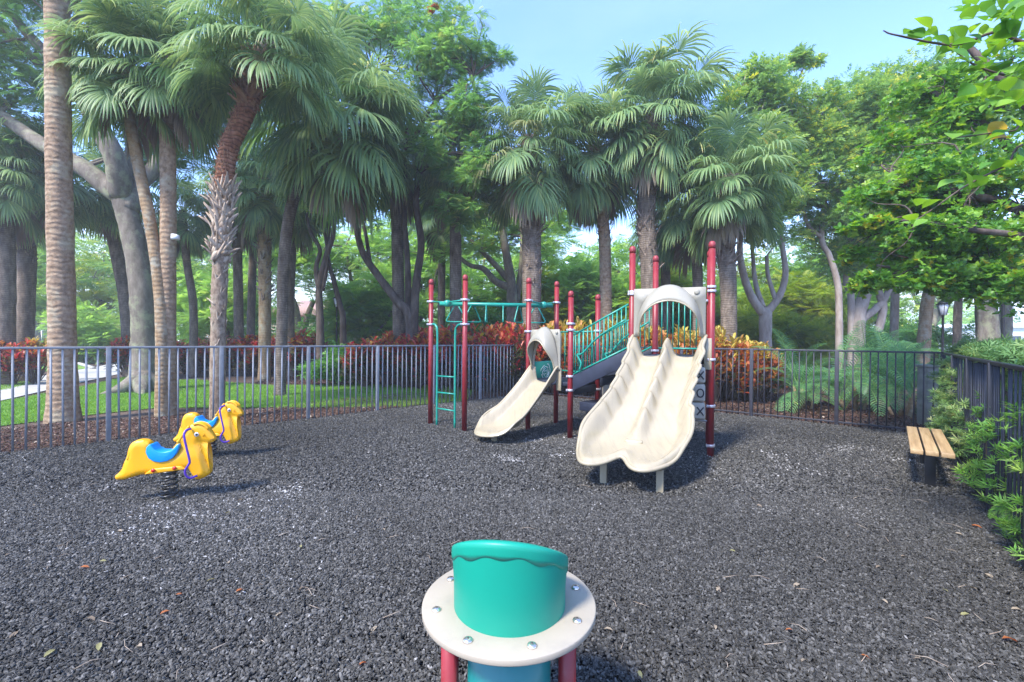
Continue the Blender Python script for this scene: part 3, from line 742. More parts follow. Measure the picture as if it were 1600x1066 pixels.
# ---- slides
def chute(name, Tc, Bc, At, Ab, hwt, hwb, prof, wall, lobes, ext, waves, ridge, lipz, rimr, nq=90, npp=49, label=None):
    """Tc,Bc centre line ends in plan; At,Ab unit vectors across; prof(q)=floor height; wall(q)=side height"""
    D = (Bc - Tc); D.z = 0; L_ = D.length; D.normalize()
    V, F = [], []
    rows = []
    for i in range(nq):
        q = i / (nq-1)
        row = []
        c = lerp(Tc, Bc, q); A = lerp(At, Ab, q).normalized(); hw = lerp(hwt, hwb, sst(q, 0, 1))
        if lobes == 1: hw *= 1 + 0.10*math.exp(-((q-.80)/.12)**2)
        else: hw = lerp(hwt, hwb, sst(q, .45, .84)) * (1 - .12*sst(q, .82, 1.0))
        wv = waves * math.sin(2*math.pi*q*8.0 + .6) * (sst(q, .03, .08) * (1 - sst(q, .60, .72)))
        for j in range(npp):
            p = -1 + 2*j/(npp-1)
            ap = abs(p)
            if lobes == 2:
                e = 1 - abs(2*ap-1)**(2.2 if ap > .5 else 1.9)
                e = e if ap > .5 else .12 + .88*e
            else: e = 1 - ap**2.4
            b = ext * e * sst(q, .70, 1.0)
            gw = sst(ap, .70, .99)                     # steep outer walls
            gw = gw ** 1.1
            h = wall(q)
            z = prof(q) + h*gw
            lat = p*hw
            if lobes == 2:
                rg = math.exp(-(p/.12)**2)
                z += ridge(q) * rg + wv*0.9*rg
                lat += wv*0.7*rg
                bow = 1 - min(1, abs(ap-.52)/.40)**2
            else: bow = 1 - min(1, ap/.8)**2
            z += wv * .65 * sst(ap, .55, .95)
            lat += math.copysign(1, p) * abs(0.0) + wv*.6*sst(ap, .55, .95) + math.copysign(1, p)*0.02*sst(ap,.9,1)
            z -= 0.035 * bow * (1 - .5*q)
            # front lip rises a little and rolls over
            lp = sst(q, .90, .975)
            z += lipz*lp*(1-gw) - 0.05*sst(q, .975, 1.0)
            row.append(c + A*lat + D*b + V3(0, 0, z))
        rows.append(row)
    i0 = int(nq*.74)                               # the run-out is rounded all over
    for it in range(26):
        new = [list(r_) for r_ in rows]
        for i in range(i0, nq):
            for j in range(npp):
                if 0 < j < npp-1 and i < nq-1: s_ = (rows[i-1][j]+rows[i+1][j]+rows[i][j-1]+rows[i][j+1])/4
                elif i == nq-1 and j in (0, npp-1): s_ = (rows[i-1][j] + rows[i][j+1 if j == 0 else j-1])/2
                elif i == nq-1: s_ = (rows[i][j-1]+rows[i][j+1])/2
                else: s_ = (rows[i-1][j]+rows[i+1][j])/2
                new[i][j] = lerp(rows[i][j], s_, .5*min(1, (i-i0)/(nq*.08)))
        rows = new
    for r_ in rows: V.extend(r_)
    for i in range(nq-1):
        for j in range(npp-1):
            k = i*npp + j
            F.append([k, k+1, k+1+npp, k+npp])
    mb = MB().add(V, F)
    o = mb.obj(name, M['cream'], play, smooth=True)
    sm = o.modifiers.new('thickness', 'SOLIDIFY'); sm.thickness = 0.016; sm.offset = 0
    if label: o['label'] = label
    edge = [r_[0] for r_ in rows] + rows[-1][1:-1] + [r_[-1] for r_ in rows[::-1]]
    MB().tube(edge, rimr, 10).obj('rim', M['cream'], o, smooth=True)
    # the outer skirt hangs a little below the rim
    return o, rows

def spl(pts):
    xs = [a for a, b in pts]; ys = [b for a, b in pts]
    def f(q):
        i = 0
        while i < len(xs)-2 and q > xs[i+1]: i += 1
        t = (q - xs[i])/(xs[i+1]-xs[i])
        m = lambda k: (ys[min(k+1, len(xs)-1)]-ys[max(k-1, 0)])/(xs[min(k+1, len(xs)-1)]-xs[max(k-1, 0)])
        h = xs[i+1]-xs[i]
        return (2*t**3-3*t**2+1)*ys[i] + (t**3-2*t**2+t)*h*m(i) + (-2*t**3+3*t**2)*ys[i+1] + (t**3-t**2)*h*m(i+1)
    return f
# double slide
A2 = (P9 - P7).normalized()
N2 = Vector((-abs(A2.y), -A2.x, 0)).normalized()          # outward, towards the camera's left
Tc2 = lerp(P7, P9, .5) + V3(-.035, -.03)
Bc2 = V3(1.25, 4.91)
Ab2 = V3(.905, -.40).normalized()
pr2 = spl([(0, 1.395), (.05, 1.385), (.14, 1.24), (.5, .78), (.72, .50), (.86, .375), (1, .335)])
wl2 = spl([(0, .27), (.1, .20), (.3, .17), (.7, .20), (.82, .19), (.92, .11), (1, .03)])
rg2 = spl([(0, .22), (.08, .24), (.3, .17), (.55, .15), (.72, .11), (.80, .06), (.86, .035), (1, .07)])
dbl, rows2 = chute('slide', Tc2, Bc2, A2, Ab2, .465, .592, pr2, wl2, 2, .36, .028, rg2, .015, .023, nq=120, npp=73, label='wide cream double slide with wavy rims')
# rear rounded step between the two troughs
cc = lerp(Tc2, Bc2, .83)
MB().box(cc+V3(0,0,pr2(.83)+.035), (.20, .10, .05), Matrix.Rotation(math.atan2(Ab2.y, Ab2.x), 3, 'Z')).obj('divider_step', M['cream'], dbl, bevel=.02)
# grip ribs on both noses
for sgn in (-1, 1):
    for k in range(9):
        a = (k-4)/4
        lat = sgn*.30 + a*.19
        p0 = lerp(Tc2, Bc2, .95) + Ab2*lat; D = (Bc2-Tc2); D.z = 0; D.normalize()
        q0 = p0 - D*.05*abs(a); q1 = p0 + D*(.20 - .10*a*a) + Ab2*a*.03
        MB().tube([q0+V3(0,0,pr2(.95)-.018), q1+V3(0,0,.343)], .006, 6).obj('grip_rib', M['cream'], dbl, smooth=True)
        MB().lathe([(.009,0),(.007,.006),(.003,.009)], q1 + D*.035 + V3(0,0,.346), 8).obj('grip_stud', M['cream'], dbl, smooth=True)
for (gx, gy) in ((943, 757), (1031, 771)):
    g = G(gx, gy)
    MB().box(g+V3(0,0,.15), (.075, .055, .36), Matrix.Rotation(math.atan2(Ab2.y, Ab2.x), 3, 'Z')).obj('leg', M['cream'], dbl, bevel=.006)
    MB().lathe([(.04,.25),(.07,.275),(.10,.30),(.105,.315)], g, 18).obj('leg_boss', M['cream'], dbl, smooth=True)
# single slide
A1 = (P5 - P3).normalized()
N1 = Vector((-abs(A1.y), -A1.x, 0)).normalized()
Tc1 = lerp(P3, P5, .46) + N1*.02
Bc1 = V3(-.40, 6.93)
Bc1 = G(768, 692) ; Bc1 = V3(-.295, 6.93)
pr1 = spl([(0, .905), (.06, .895), (.18, .79), (.5, .48), (.70, .30), (.82, .225), (1, .19)])
wl1 = spl([(0, .26), (.12, .22), (.3, .17), (.6, .15), (.8, .17), (.93, .12), (1, .04)])
sng, rows1 = chute('slide', Tc1, Bc1, A1, A1, .28, .35, pr1, wl1, 1, .24, 0.0, None, .012, .018, nq=80, npp=41, label='narrow cream single slide with smooth sides')
MB().box(lerp(Tc1, Bc1, .97)+V3(0,0,.09), (.08, .06, .2), Matrix.Rotation(math.atan2(A1.y, A1.x), 3, 'Z')).obj('leg', M['cream'], sng, bevel=.006)
def slope_end_flange(slide, Tc, A, hw, z0, z1):
    for s in (-1, 1):
        MB().box(Tc + A*s*(hw+.045) + V3(0,0,(z0+z1)/2), (.10, .03, z1-z0), Matrix.Rotation(math.atan2(A.y, A.x), 3, 'Z')).obj('mounting_flange', M['cream'], slide, bevel=.008)
slope_end_flange(dbl, Tc2, A2, .46, 1.20, 1.63)
slope_end_flange(sng, Tc1, A1, .25, .76, 1.13)

def hood(C, A, N, hw, z0, ztop, hi, apex, bulge, nsteps=36, label=None):
    """flat panel with an arched opening and a visor bulging out of it"""
    inner, outer, visor_b, visor_f = [], [], [], []
    def arch(t, w, zb, za, pw=1.0):      # t 0..1 from the left foot over the apex to the right foot
        an = math.pi * (1 - t)
        x = w * math.cos(an); 
        z = zb + (za - zb) * (math.sin(an) ** pw)
        return x, z
    n = nsteps
    Vv, Ff = [], []
    for i in range(n+1):
        t = i/n
        x, z = arch(t, hi, z0, apex, .8)
        # matching point on the outer rectangle
        an = math.pi*(1-t); cx, sx = math.cos(an), math.sin(an)
        k = min(hw/max(abs(cx), 1e-6), (ztop - z0)/max(sx, 1e-6))
        ox, oz = cx*k, z0 + sx*k
        Vv.append(C + A*x + V3(0,0,z)); Vv.append(C + A*ox + V3(0,0,oz))
    for i in range(n): Ff.append([2*i, 2*i+1, 2*i+3, 2*i+2])
    o = MB().add(Vv, Ff).obj('slide_hood', M['hood'], play, smooth=False)
    sm = o.modifiers.new('t', 'SOLIDIFY'); sm.thickness = .022; sm.offset = 0
    if label: o['label'] = label
    Vv, Ff = [], []
    m_ = 9
    back_apex = ztop + bulge*.22
    for i in range(n+1):
        t = i/n; sn = math.sin(math.pi*t)
        for j in range(m_):
            s = j/(m_-1)
            w = lerp(hi + .05, hi, s); za = lerp(back_apex, apex - .02, s**1.5)
            x, z = arch(t, w, z0 + .0, za, lerp(.95, .8, s))
            off_ = bulge * math.sin(s*math.pi/2) * (.25 + .75*sst(sn, 0, .75))
            Vv.append(C + A*x + N*(off_+.012) + V3(0,0,z))
    for i in range(n):
        for j in range(m_-1):
            k = i*m_ + j
            Ff.append([k, k+1, k+1+m_, k+m_])
    v = MB().add(Vv, Ff).obj('visor', M['hood'], o, smooth=True)
    sm = v.modifiers.new('t', 'SOLIDIFY'); sm.thickness = .014
    MB().tube([Vv[i*m_ + m_-1] for i in range(n+1)], .012, 8).obj('visor_rim', M['cream'], o, smooth=True)
    return o
h2 = hood(Tc2 + N2*.03, A2, N2, .475, zat(1040, 526, Tc2), zat(1040, 450.5, Tc2), .40, zat(1043, 470, Tc2), .22, label='large pale grey arched hood over the double slide')
MB().lathe([(.04,0),(.037,.006),(.024,.012),(.006,.014)], Tc2 + N2*.045 + A2*.36 + V3(0,0,zat(1088,458,Tc2)), 16, M=Matrix.Rotation(math.pi/2, 3, A2)).obj('button', M['hood'], h2, smooth=True)
h1 = hood(Tc1 + N1*.02, A1, N1, .34, zat(857, 577, Tc1), zat(857, 515, Tc1), .26, zat(857, 530, Tc1), .22, label='small pale grey arched hood over the single slide')
MB().lathe([(.03,0),(.027,.01),(.016,.018),(.005,.02)], Tc1 + N1*.035 + A1*.27 + V3(0,0,zat(875,520,Tc1)), 14, M=Matrix.Rotation(math.pi/2, 3, A1)).obj('button', M['hood'], h1, smooth=True)

# green panel with a white maze between the rear posts of the low deck
mp_c = lerp(P3, P4, .5); um = (P4-P3).normalized(); nm = Vector((um.y, -um.x, 0))
mpn = MB().box(mp_c+V3(0,0,1.0), (.62, .03, .40), Matrix.Rotation(math.atan2(um.y, um.x), 3, 'Z')).obj('maze_panel', M['scoop'], play, bevel=.012)
rm = random.Random(5)
cx_, cz_ = 0.07, 1.0
for k in range(26):
    r_ = .035 + .032*(k % 4); a0 = rm.uniform(0, 6.28); a1 = a0 + rm.uniform(.6, 1.5)
    pts = []
    for t in range(5):
        a = lerp(a0, a1, t/4)
        rr_ = r_ + (.022 if t > 2 and k % 2 else 0)
        pts.append(mp_c + um*(cx_ + rr_*math.cos(a)) + V3(0,0,cz_ + rr_*math.sin(a)) + nm*.019)
    MB().tube(pts, .006, 5).obj('maze_line', M['maze'], mpn, smooth=True)

# tic-tac-toe blocks under the high deck
ug = A2; ga = math.atan2(ug.y, ug.x); Rg = Matrix.Rotation(ga, 3, 'Z')
ng_ = Vector((ug.y, -ug.x, 0))
rail_z = [zat(1099, 573, P9), zat(1099, 599.5, P9), zat(1099, 628.5, P9), zat(1099, 656, P9)]
game = MB().tube([P7+V3(0,0,rail_z[3]-.02), P9+V3(0,0,rail_z[3]-.02)], .012, 8).obj('game_frame', M['clamp'], play, smooth=True)
MB().tube([P7+V3(0,0,rail_z[0]+.02), P9+V3(0,0,rail_z[0]+.02)], .012, 8).obj('game_rail', M['clamp'], game, smooth=True)
marks = {0: 'XOX', 1: 'OXO', 2: 'XOX'}
bw = .225
for col_ in range(3):
    for rw in range(3):
        zc = (rail_z[rw]+rail_z[rw+1])/2; hh = rail_z[rw]-rail_z[rw+1] - .012
        c = P9 - ug*(.18 + bw*(2-col_)) + V3(0,0,zc)
        b = MB().box(c, (bw-.012, .17, hh), Rg).obj('game_block', M['blockface'], game, bevel=.03, seg=3)
        ch = 'XOX'[rw] if col_ == 2 else 'OXO'[(rw+col_) % 3]
        f = c + ng_*.0875 + ug*(.045 if col_ == 2 else 0)
        mk = MB()
        if ch == 'O':
            pts = [f + ug*.042*math.cos(t*math.pi/8) + V3(0,0,.055*math.sin(t*math.pi/8)) for t in range(17)]
            mk.tube(pts, .009, 6)
        else:
            for sg in (1, -1):
                mk.tube([f - ug*.042*sg + V3(0,0,-.055), f + ug*.042*sg + V3(0,0,.055)], .009, 6)
        mk.obj('letter_' + ch.lower(), M['ink'], b, smooth=True)

# ================================================================== SPRING HORSES
def make_horse():
    root = thing('spring_horse', 'yellow horse spring rider with a blue saddle, nearer and larger of the two', 'spring rider')
    S = 0.00131; SZ = 0.00122
    def q(cx, cy): return ((cx-530)*S, (975-cy)*SZ)
    out_px = [(155,745),(160,765),(180,776),(240,770),(345,742),(430,736),(540,724),(640,712),(690,712),(712,740),(745,800),(780,812),(835,790),(858,768),(864,738),(820,620),(785,530),(772,497),
              (800,494),(840,502),(872,502),(893,488),(898,466),(880,430),(848,380),(818,350),(790,335),(765,332),(735,338),(700,356),(678,385),(650,420),(628,455),(604,478),(610,490),(638,494),
              (636,530),(615,575),(575,598),(520,600),(465,590),(425,550),(414,490),(395,468),(368,456),(325,452),(290,466),(265,492),(250,540),(240,590),(222,632),(210,672),(195,705),(168,730)]
    pl_ = [q(*p) for p in out_px]
    # densify and smooth the outline
    pts = [Vector((x, 0, z)) for x, z in pl_] 
    closed = []
    n = len(pts)
    for i in range(n):
        a, b, c, d = pts[i-1], pts[i], pts[(i+1) % n], pts[(i+2) % n]
        for k in range(2):
            t = k/2
            closed.append(0.5*((2*b)+(c-a)*t+(2*a-5*b+4*c-d)*t*t+(3*b-3*c+d-a)*t*t*t))
    bm = bmesh.new()
    vs = [bm.verts.new((p.x, 0, p.z)) for p in closed]
    f = bm.faces.new(vs)
    bmesh.ops.triangulate(bm, faces=[f], ngon_method='BEAUTY')
    # refine the inside so the sides can swell
    bmesh.ops.subdivide_edges(bm, edges=[e for e in bm.edges if e.calc_length() > .05], cuts=2, use_grid_fill=True)
    bmesh.ops.triangulate(bm, faces=bm.faces[:])
    for L__ in (.035, .028, .022):
        bmesh.ops.subdivide_edges(bm, edges=[e for e in bm.edges if e.calc_length() > L__], cuts=1)
        bmesh.ops.triangulate(bm, faces=bm.faces[:])
    bnd = {v.index for e in bm.edges if e.is_boundary for v in e.verts}
    bm.verts.index_update()
    bnd = [v.co.copy() for e in bm.edges if e.is_boundary for v in e.verts]
    bn_ = np.array([tuple(v) for v in bnd])
    def half(v):
        d = float(np.sqrt(((bn_ - np.array(v))**2).sum(1).min()))
        w = .068
        w = lerp(w, .050, sst(v.z, .42, .58)*sst(v.x, .05, .2))      # neck and head
        w = lerp(w, .045, sst(-v.x, .28, .45))                        # tail
        return w*(.55 + .45*min(1, d/.05)**.5)
    verts = [v.co.copy() for v in bm.verts]
    faces = [[v.index for v in fc.verts] for fc in bm.faces]
    isb = set()
    bm.verts.ensure_lookup_table()
    edges = [(e.verts[0].index, e.verts[1].index) for e in bm.edges if e.is_boundary]
    hs = [half(v) for v in verts]
    bm.free()
    nv = len(verts)
    V = [(v.x, -h, v.z) for v, h in zip(verts, hs)] + [(v.x, h, v.z) for v, h in zip(verts, hs)]
    F = [fc for fc in faces] + [[i+nv for i in fc[::-1]] for fc in faces] + [[a, b, b+nv, a+nv] for a, b in edges]
    mb = MB().add(V, F)
    me = mb.mesh('horse_body')
    bm = bmesh.new(); bm.from_mesh(me); bmesh.ops.recalc_face_normals(bm, faces=bm.faces[:]); bm.to_mesh(me); bm.free()
    for p in me.polygons: p.use_smooth = True
    body = link('body', me, M['yellow'], root)
    bv = body.modifiers.new('b', 'BEVEL'); bv.width = .012; bv.segments = 3; bv.limit_method = 'ANGLE'; bv.angle_limit = R(45)
    # saddle
    sad = [(416,488),(432,492),(455,530),(490,551),(530,556),(570,548),(600,530),(622,500),(640,494),(640,520),(622,570),(592,612),(550,634),(500,642),(450,630),(412,600),(394,555),(397,515)]
    mb = MB(); pp_ = [q(*p) for p in sad]
    mb.prism(pp_, -.082, .082)
    mb.obj('saddle', M['blue'], root, bevel=.016, seg=3)
    # mane and tail folds
    for pts in ([(704,352),(672,395),(640,450),(618,486)], [(735,340),(770,333),(815,349),(850,385)], [(330,470),(290,500),(270,560),(255,610)], [(360,480),(325,530),(300,580)]):
        for sg in (-1, 1):
            MB().tube(smooth_path([V3(q(*p)[0], sg*(.045 if pts[0][0] < 500 else .040), q(*p)[1]) for p in pts], 4), .013, 8).obj('mane_fold', M['yellow'], root, smooth=True)
    # lower chassis plate and bolts
    mb = MB().prism([q(380,735), q(440,690), q(650,680), q(690,712), q(560,724)], -.080, .080)
    mb.obj('skid_plate', M['yellow'], root, bevel=.01)
    for bx, by in ((452,702),(608,692)):
        for sg in (-1, 1):
            x, z = q(bx, by)
            MB().lathe([(.020,0),(.019,.008),(.012,.014),(.003,.016)], (x, sg*.092, z), 14, M=Matrix.Rotation(R(90*sg if sg < 0 else -90), 3, 'X') if True else None).obj('bolt_cap', M['redplastic'], root, smooth=True)
    # handles, one on each side, and eyes
    for sg in (-1, 1):
        hp = [(722,373,.06),(700,380,.11),(695,420,.135),(715,520,.14),(738,630,.14),(728,665,.14),(706,705,.14),(708,745,.135),(735,776,.12),(780,768,.085)]
        MB().tube(smooth_path([V3(q(a,b)[0], sg*w, q(a,b)[1]) for a, b, w in hp], 5), .0115, 10).obj('handle', M['purple'], root, smooth=True)
        x, z = q(764, 423)
        e = MB().lathe([(.023,0),(.022,.004),(.012,.006)], (x, sg*.058, z), 16, M=Matrix.Rotation(R(90 if sg < 0 else -90), 3, 'X')).obj('eye', M['eyewhite'], root, smooth=False)
        MB().lathe([(.013,0),(.012,.004),(.004,.005)], (x+.002, sg*.063, z), 14, M=Matrix.Rotation(R(90 if sg < 0 else -90), 3, 'X')).obj('pupil', M['ink'], e)
        MB().tube([V3(q(862,480)[0], sg*.045, q(862,480)[1]), V3(q(893,470)[0], sg*.04, q(893,470)[1])], .003, 5).obj('mouth_line', M['ink'], root)
    # spring and base
    x0 = q(545, 0)[0]
    pts = []
    turns = 5.2
    for i in range(int(turns*16)+1):
        a = i/16*2*math.pi; z = .015 + .285*(i/(turns*16))
        r_ = .082 - .014*(z/.3)
        pts.append(V3(x0 + r_*math.cos(a), r_*math.sin(a), z))
    MB().tube(pts, .0115, 8).obj('spring', M['spring'], root, smooth=True)
    MB().lathe([(.075,.285),(.085,.290),(.085,.305),(.05,.31)], (x0,0,0), 18).obj('mount_plate', M['spring'], root)
    MB().lathe([(.14,.0),(.14,.012),(.10,.02),(.05,.022)], (x0,0,0), 20).obj('base_plate', M['spring'], root)
    return root, x0
horse, hx0 = make_horse()
g1 = G(262, 781); g2 = G(327, 716)
horse.location = (g1.x, g1.y, 0); horse.rotation_euler = (0, 0, R(15)); horse.scale = (.86, .92, .95)
h2_ = copy_tree(horse)
h2_.location = (g2.x, g2.y, 0); h2_.rotation_euler = (0, 0, R(8))
h2_['label'] = 'yellow horse spring rider with a blue saddle, farther one beside the left fence'
horse['group'] = h2_['group'] = 'yellow spring horses'

# ================================================================== BENCH
nl, nr_, fl, fr = V3(4.30, 4.86), V3(4.62, 4.62), V3(5.42, 6.18), V3(5.74, 5.94)
bd = (fl - nl).normalized(); bn = Vector((bd.y, -bd.x, 0)); blen = (fl-nl).length; ba = math.atan2(bd.y, bd.x)
bench = thing('park_bench', 'backless bench with three light wood planks on black legs beside the right fence', 'bench', tuple((nl+fr)/2), ba)
for k in (-1, 0, 1):
    o = MB().box((0, k*.122, .415), (blen, .105, .05)).obj('plank', M['wood'], bench, bevel=.006, world=False)
for s in (-1, 1):
    MB().box((s*(blen/2-.30), 0, .20), (.07, .09, .42)).obj('leg', M['iron'], bench, bevel=.005, world=False)
    MB().box((s*(blen/2-.30), 0, .381), (.06, .36, .012)).obj('bracket', M['iron'], bench, world=False)
print('bench ends', blen)

# ================================================================== FOREGROUND DRUM STAND
DC = V3(-0.004, 1.55, 0.70)
st = thing('play_drum', 'round white disk on red posts with a green scoop on top, nearest the camera', 'play station', (DC.x, DC.y, 0))
Rr = 0.297
def ringmesh(ro, ri, z0, z1, c, n=72):
    prof = [(ri, z0), (ro, z0), (ro, z1), (ri, z1)]
    mb = MB(); vs, fs = [], []
    for r_, z in prof:
        for k in range(n):
            a = 2*math.pi*k/n; vs.append((c.x + r_*math.cos(a), c.y + r_*math.sin(a), z))
    for i in range(4):
        for k in range(n):
            k2 = (k+1) % n; j = (i+1) % 4
            fs.append([i*n+k, i*n+k2, j*n+k2, j*n+k])
    return mb.add(vs, fs)
ringmesh(Rr, .155, .678, .70, DC).obj('disk', M['disk'], st, bevel=.004)
for k in range(8):
    a = R(196 + 45*k)
    c = DC + V3(math.cos(a)*.250, math.sin(a)*.250, 0)
    b = MB().lathe([(.0155,.0),(.0155,.0025),(.013,.0065),(.006,.009)], c, 18).obj('bolt', M['steel'], st, smooth=True)
    MB().lathe([(.0050,.0085),(.0045,.0098)], c, 6).obj('bolt_socket', M['bolt_dark'], b)
# scoop: a drum cut by a plane that falls away from the camera
n = 96; rs_ = .192; sc = DC + V3(.002, -.015, 0)
def rimh(a):                 # height of the cut above the disk at the angle a
    x, y = math.cos(a)*rs_, math.sin(a)*rs_
    return .165 - .60*y - .085*x
rows = []
for z_t in (0, .05, .5, .85, 1.0):
    row = []
    for k in range(n):
        a = 2*math.pi*k/n
        r_ = rs_*(1.0 - .015*(1-z_t)) + (.004 if z_t > .8 else 0)
        row.append(sc + V3(r_*math.cos(a), r_*math.sin(a), -.02 + (rimh(a)+.02)*z_t))
    rows.append(row)
vs = [v for r_ in rows for v in r_]; fs = []
for i in range(len(rows)-1):
    for k in range(n):
        fs.append([i*n+k, i*n+(k+1) % n, (i+1)*n+(k+1) % n, (i+1)*n+k])
so = MB().add(vs, fs).obj('scoop', M['scoop'], st, smooth=True)
sm = so.modifiers.new('t', 'SOLIDIFY'); sm.thickness = .006
# rolled lid over the cut
vs, fs = [], []
prof = [(.0025, None), (.0035, -.030), (.0040, -.012), (.003, .0), (-.001, .005), (-.008, .007), (-.020, .006), (-.028, -.002)]
for dr, dz in prof:
    for k in range(n):
        a = 2*math.pi*k/n
        zz = rimh(a) + (dz if dz is not None else -.043 - .006*math.sin(a*11 + 1.2) - .003*math.sin(a*5))
        vs.append(sc + V3((rs_+.003+dr)*math.cos(a), (rs_+.003+dr)*math.sin(a), zz))
for i in range(len(prof)-1):
    for k in range(n): fs.append([i*n+k, i*n+(k+1) % n, (i+1)*n+(k+1) % n, (i+1)*n+k])
lo = MB().add(vs, fs).obj('lid', M['scoop'], st, smooth=True)
sm = lo.modifiers.new('t', 'SOLIDIFY'); sm.thickness = .005; sm.offset = -1
# inner surface of the lid so that it reads as a solid cap from the side
vs = [sc + V3((rs_-.026)*math.cos(2*math.pi*k/n), (rs_-.026)*math.sin(2*math.pi*k/n), rimh(2*math.pi*k/n)-.004) for k in range(n)]
MB().add(vs, [list(range(n))]).obj('lid_face', M['scoop'], st)
MB().lathe([(.142,.0),(.142,.675)], sc, 64).obj('drum', M['drumgreen'], st, smooth=False)
for p in bpy.data.objects['drum'].data.polygons: p.use_smooth = len(p.vertices) == 4
bpy.data.objects['drum'].location.z -= .70
for a in (-170, -10, 90):
    c = DC + V3(math.cos(R(a))*.202, math.sin(R(a))*.202, 0)
    MB().tube([V3(c.x, c.y, -.05), V3(c.x, c.y, .6775)], .0302, 20).obj('post', M['red'], st, smooth=True)
# ================================================================== FOLIAGE TOOLS
def leaves_mesh(name, pos, axis, nrm, size, rnd, tpl, faces, jitter=0.0):
    """place the template (x along the leaf, z along its normal) at every pos"""
    n = len(pos)
    ax = axis / (np.linalg.norm(axis, axis=1, keepdims=True) + 1e-9)
    nz = nrm - ax*(nrm*ax).sum(1, keepdims=True)
    nz /= (np.linalg.norm(nz, axis=1, keepdims=True) + 1e-9)
    ay = np.cross(nz, ax)
    T = np.asarray(tpl, float); k = len(T)
    sz = np.asarray(size).reshape(-1, 1, 1)
    V = pos[:, None, :] + sz*(T[None, :, 0:1]*ax[:, None, :] + T[None, :, 1:2]*ay[:, None, :] + T[None, :, 2:3]*nz[:, None, :])
    V = V.reshape(-1, 3)
    fl = np.concatenate([np.array(f) for f in faces]); tot = np.array([len(f) for f in faces])
    loops = (fl[None, :] + (np.arange(n)*k)[:, None]).ravel()
    totals = np.tile(tot, n); starts = np.concatenate([[0], np.cumsum(totals)[:-1]])
    me = set_mesh(name, V, loops, starts, totals, False)
    at = me.attributes.new('rnd', 'FLOAT', 'POINT')
    r = np.repeat(np.clip(rnd, 0, 1), k)
    if jitter: r = np.clip(r + np.tile(np.sin(np.arange(k)*2.3)*jitter, n), 0, 1)
    at.data.foreach_set('value', r.astype(np.float32))
    return me
OVAL = ([(0,0,0),(.28,.20,.05),(.68,.21,.03),(1,0,-.10),(.68,-.21,.03),(.28,-.20,.05),(.5,0,-.03)], [[0,1,6],[1,2,6],[2,3,6],[3,4,6],[4,5,6],[5,0,6]])
SIMPLE = ([(0,0,0),(.5,.24,.05),(1,0,-.05),(.5,-.24,.05)], [[0,1,2],[0,2,3]])
def compound(items, tpl=SIMPLE):
    """items: (x,y,z, yaw, pitch, scale) copies of a leaf make one spray"""
    V, F = [], []
    for (x, y, z, yaw, pitch, sc) in items:
        Mx = Matrix.Rotation(yaw, 3, 'Z') @ Matrix.Rotation(-pitch, 3, 'Y')
        b = len(V)
        V += [tuple(Vector((x, y, z)) + Mx @ (Vector(t)*sc)) for t in tpl[0]]
        F += [[i+b for i in f] for f in tpl[1]]
    return V, F
ri = random.Random(3)
# spray: a short twig with 7 leaves left and right
SPRAY = compound([(.12*i, 0, .02*ri.uniform(-1, 1), (1 if i % 2 else -1)*ri.uniform(.5, 1.1), ri.uniform(-.35, .35), ri.uniform(.34, .46)) for i in range(7)] + [(.84, 0, 0, 0, -.1, .4)])
ROSETTE = compound([(0, 0, 0, 2*math.pi*i/6 + ri.uniform(-.2, .2), ri.uniform(.0, .5), ri.uniform(.8, 1.05)) for i in range(6)] + [(0, 0, .02, ri.uniform(0, 6), 1.1, .7)])
ROSETTE_O = compound([(0, 0, 0, 2*math.pi*i/5 + ri.uniform(-.3, .3), ri.uniform(-.1, .5), ri.uniform(.75, 1.1)) for i in range(5)] + [(0, 0, .02, ri.uniform(0, 6), 1.1, .7)], ([(0,0,0),(.22,.19,.04),(.5,.27,.05),(.8,.19,.02),(1,0,-.06),(.8,-.19,.02),(.5,-.27,.05),(.22,-.19,.04)], [[0,1,2,6,7][:3]+[6,7], [2,3,4,5,6]]))
NARROW = ([(0,0,0),(.5,.075,.01),(1,0,-.04),(.5,-.075,.01)], [[0,1,2],[0,2,3]])
WHORL = compound([(0, 0, 0, 2*math.pi*i/9 + ri.uniform(-.2, .2), ri.uniform(.1, .75), ri.uniform(.75, 1.05)) for i in range(9)], NARROW)
def feather(n=9):
    V, F = [], []
    for i in range(n):
        x = .12 + .86*i/(n-1); L_ = .34*math.sin(math.pi*(.15+.8*i/(n-1)))**.7
        for s in (1, -1):
            b = len(V); w = .030
            V += [(x, 0, 0), (x+.55*L_*.6+w, s*L_*.5, .01), (x+L_*.55, s*L_, -.05), (x+.55*L_*.6-w, s*L_*.5, .01)]
            F += [[b, b+1, b+2], [b, b+2, b+3]]
    return V, F
FEATHER = feather()

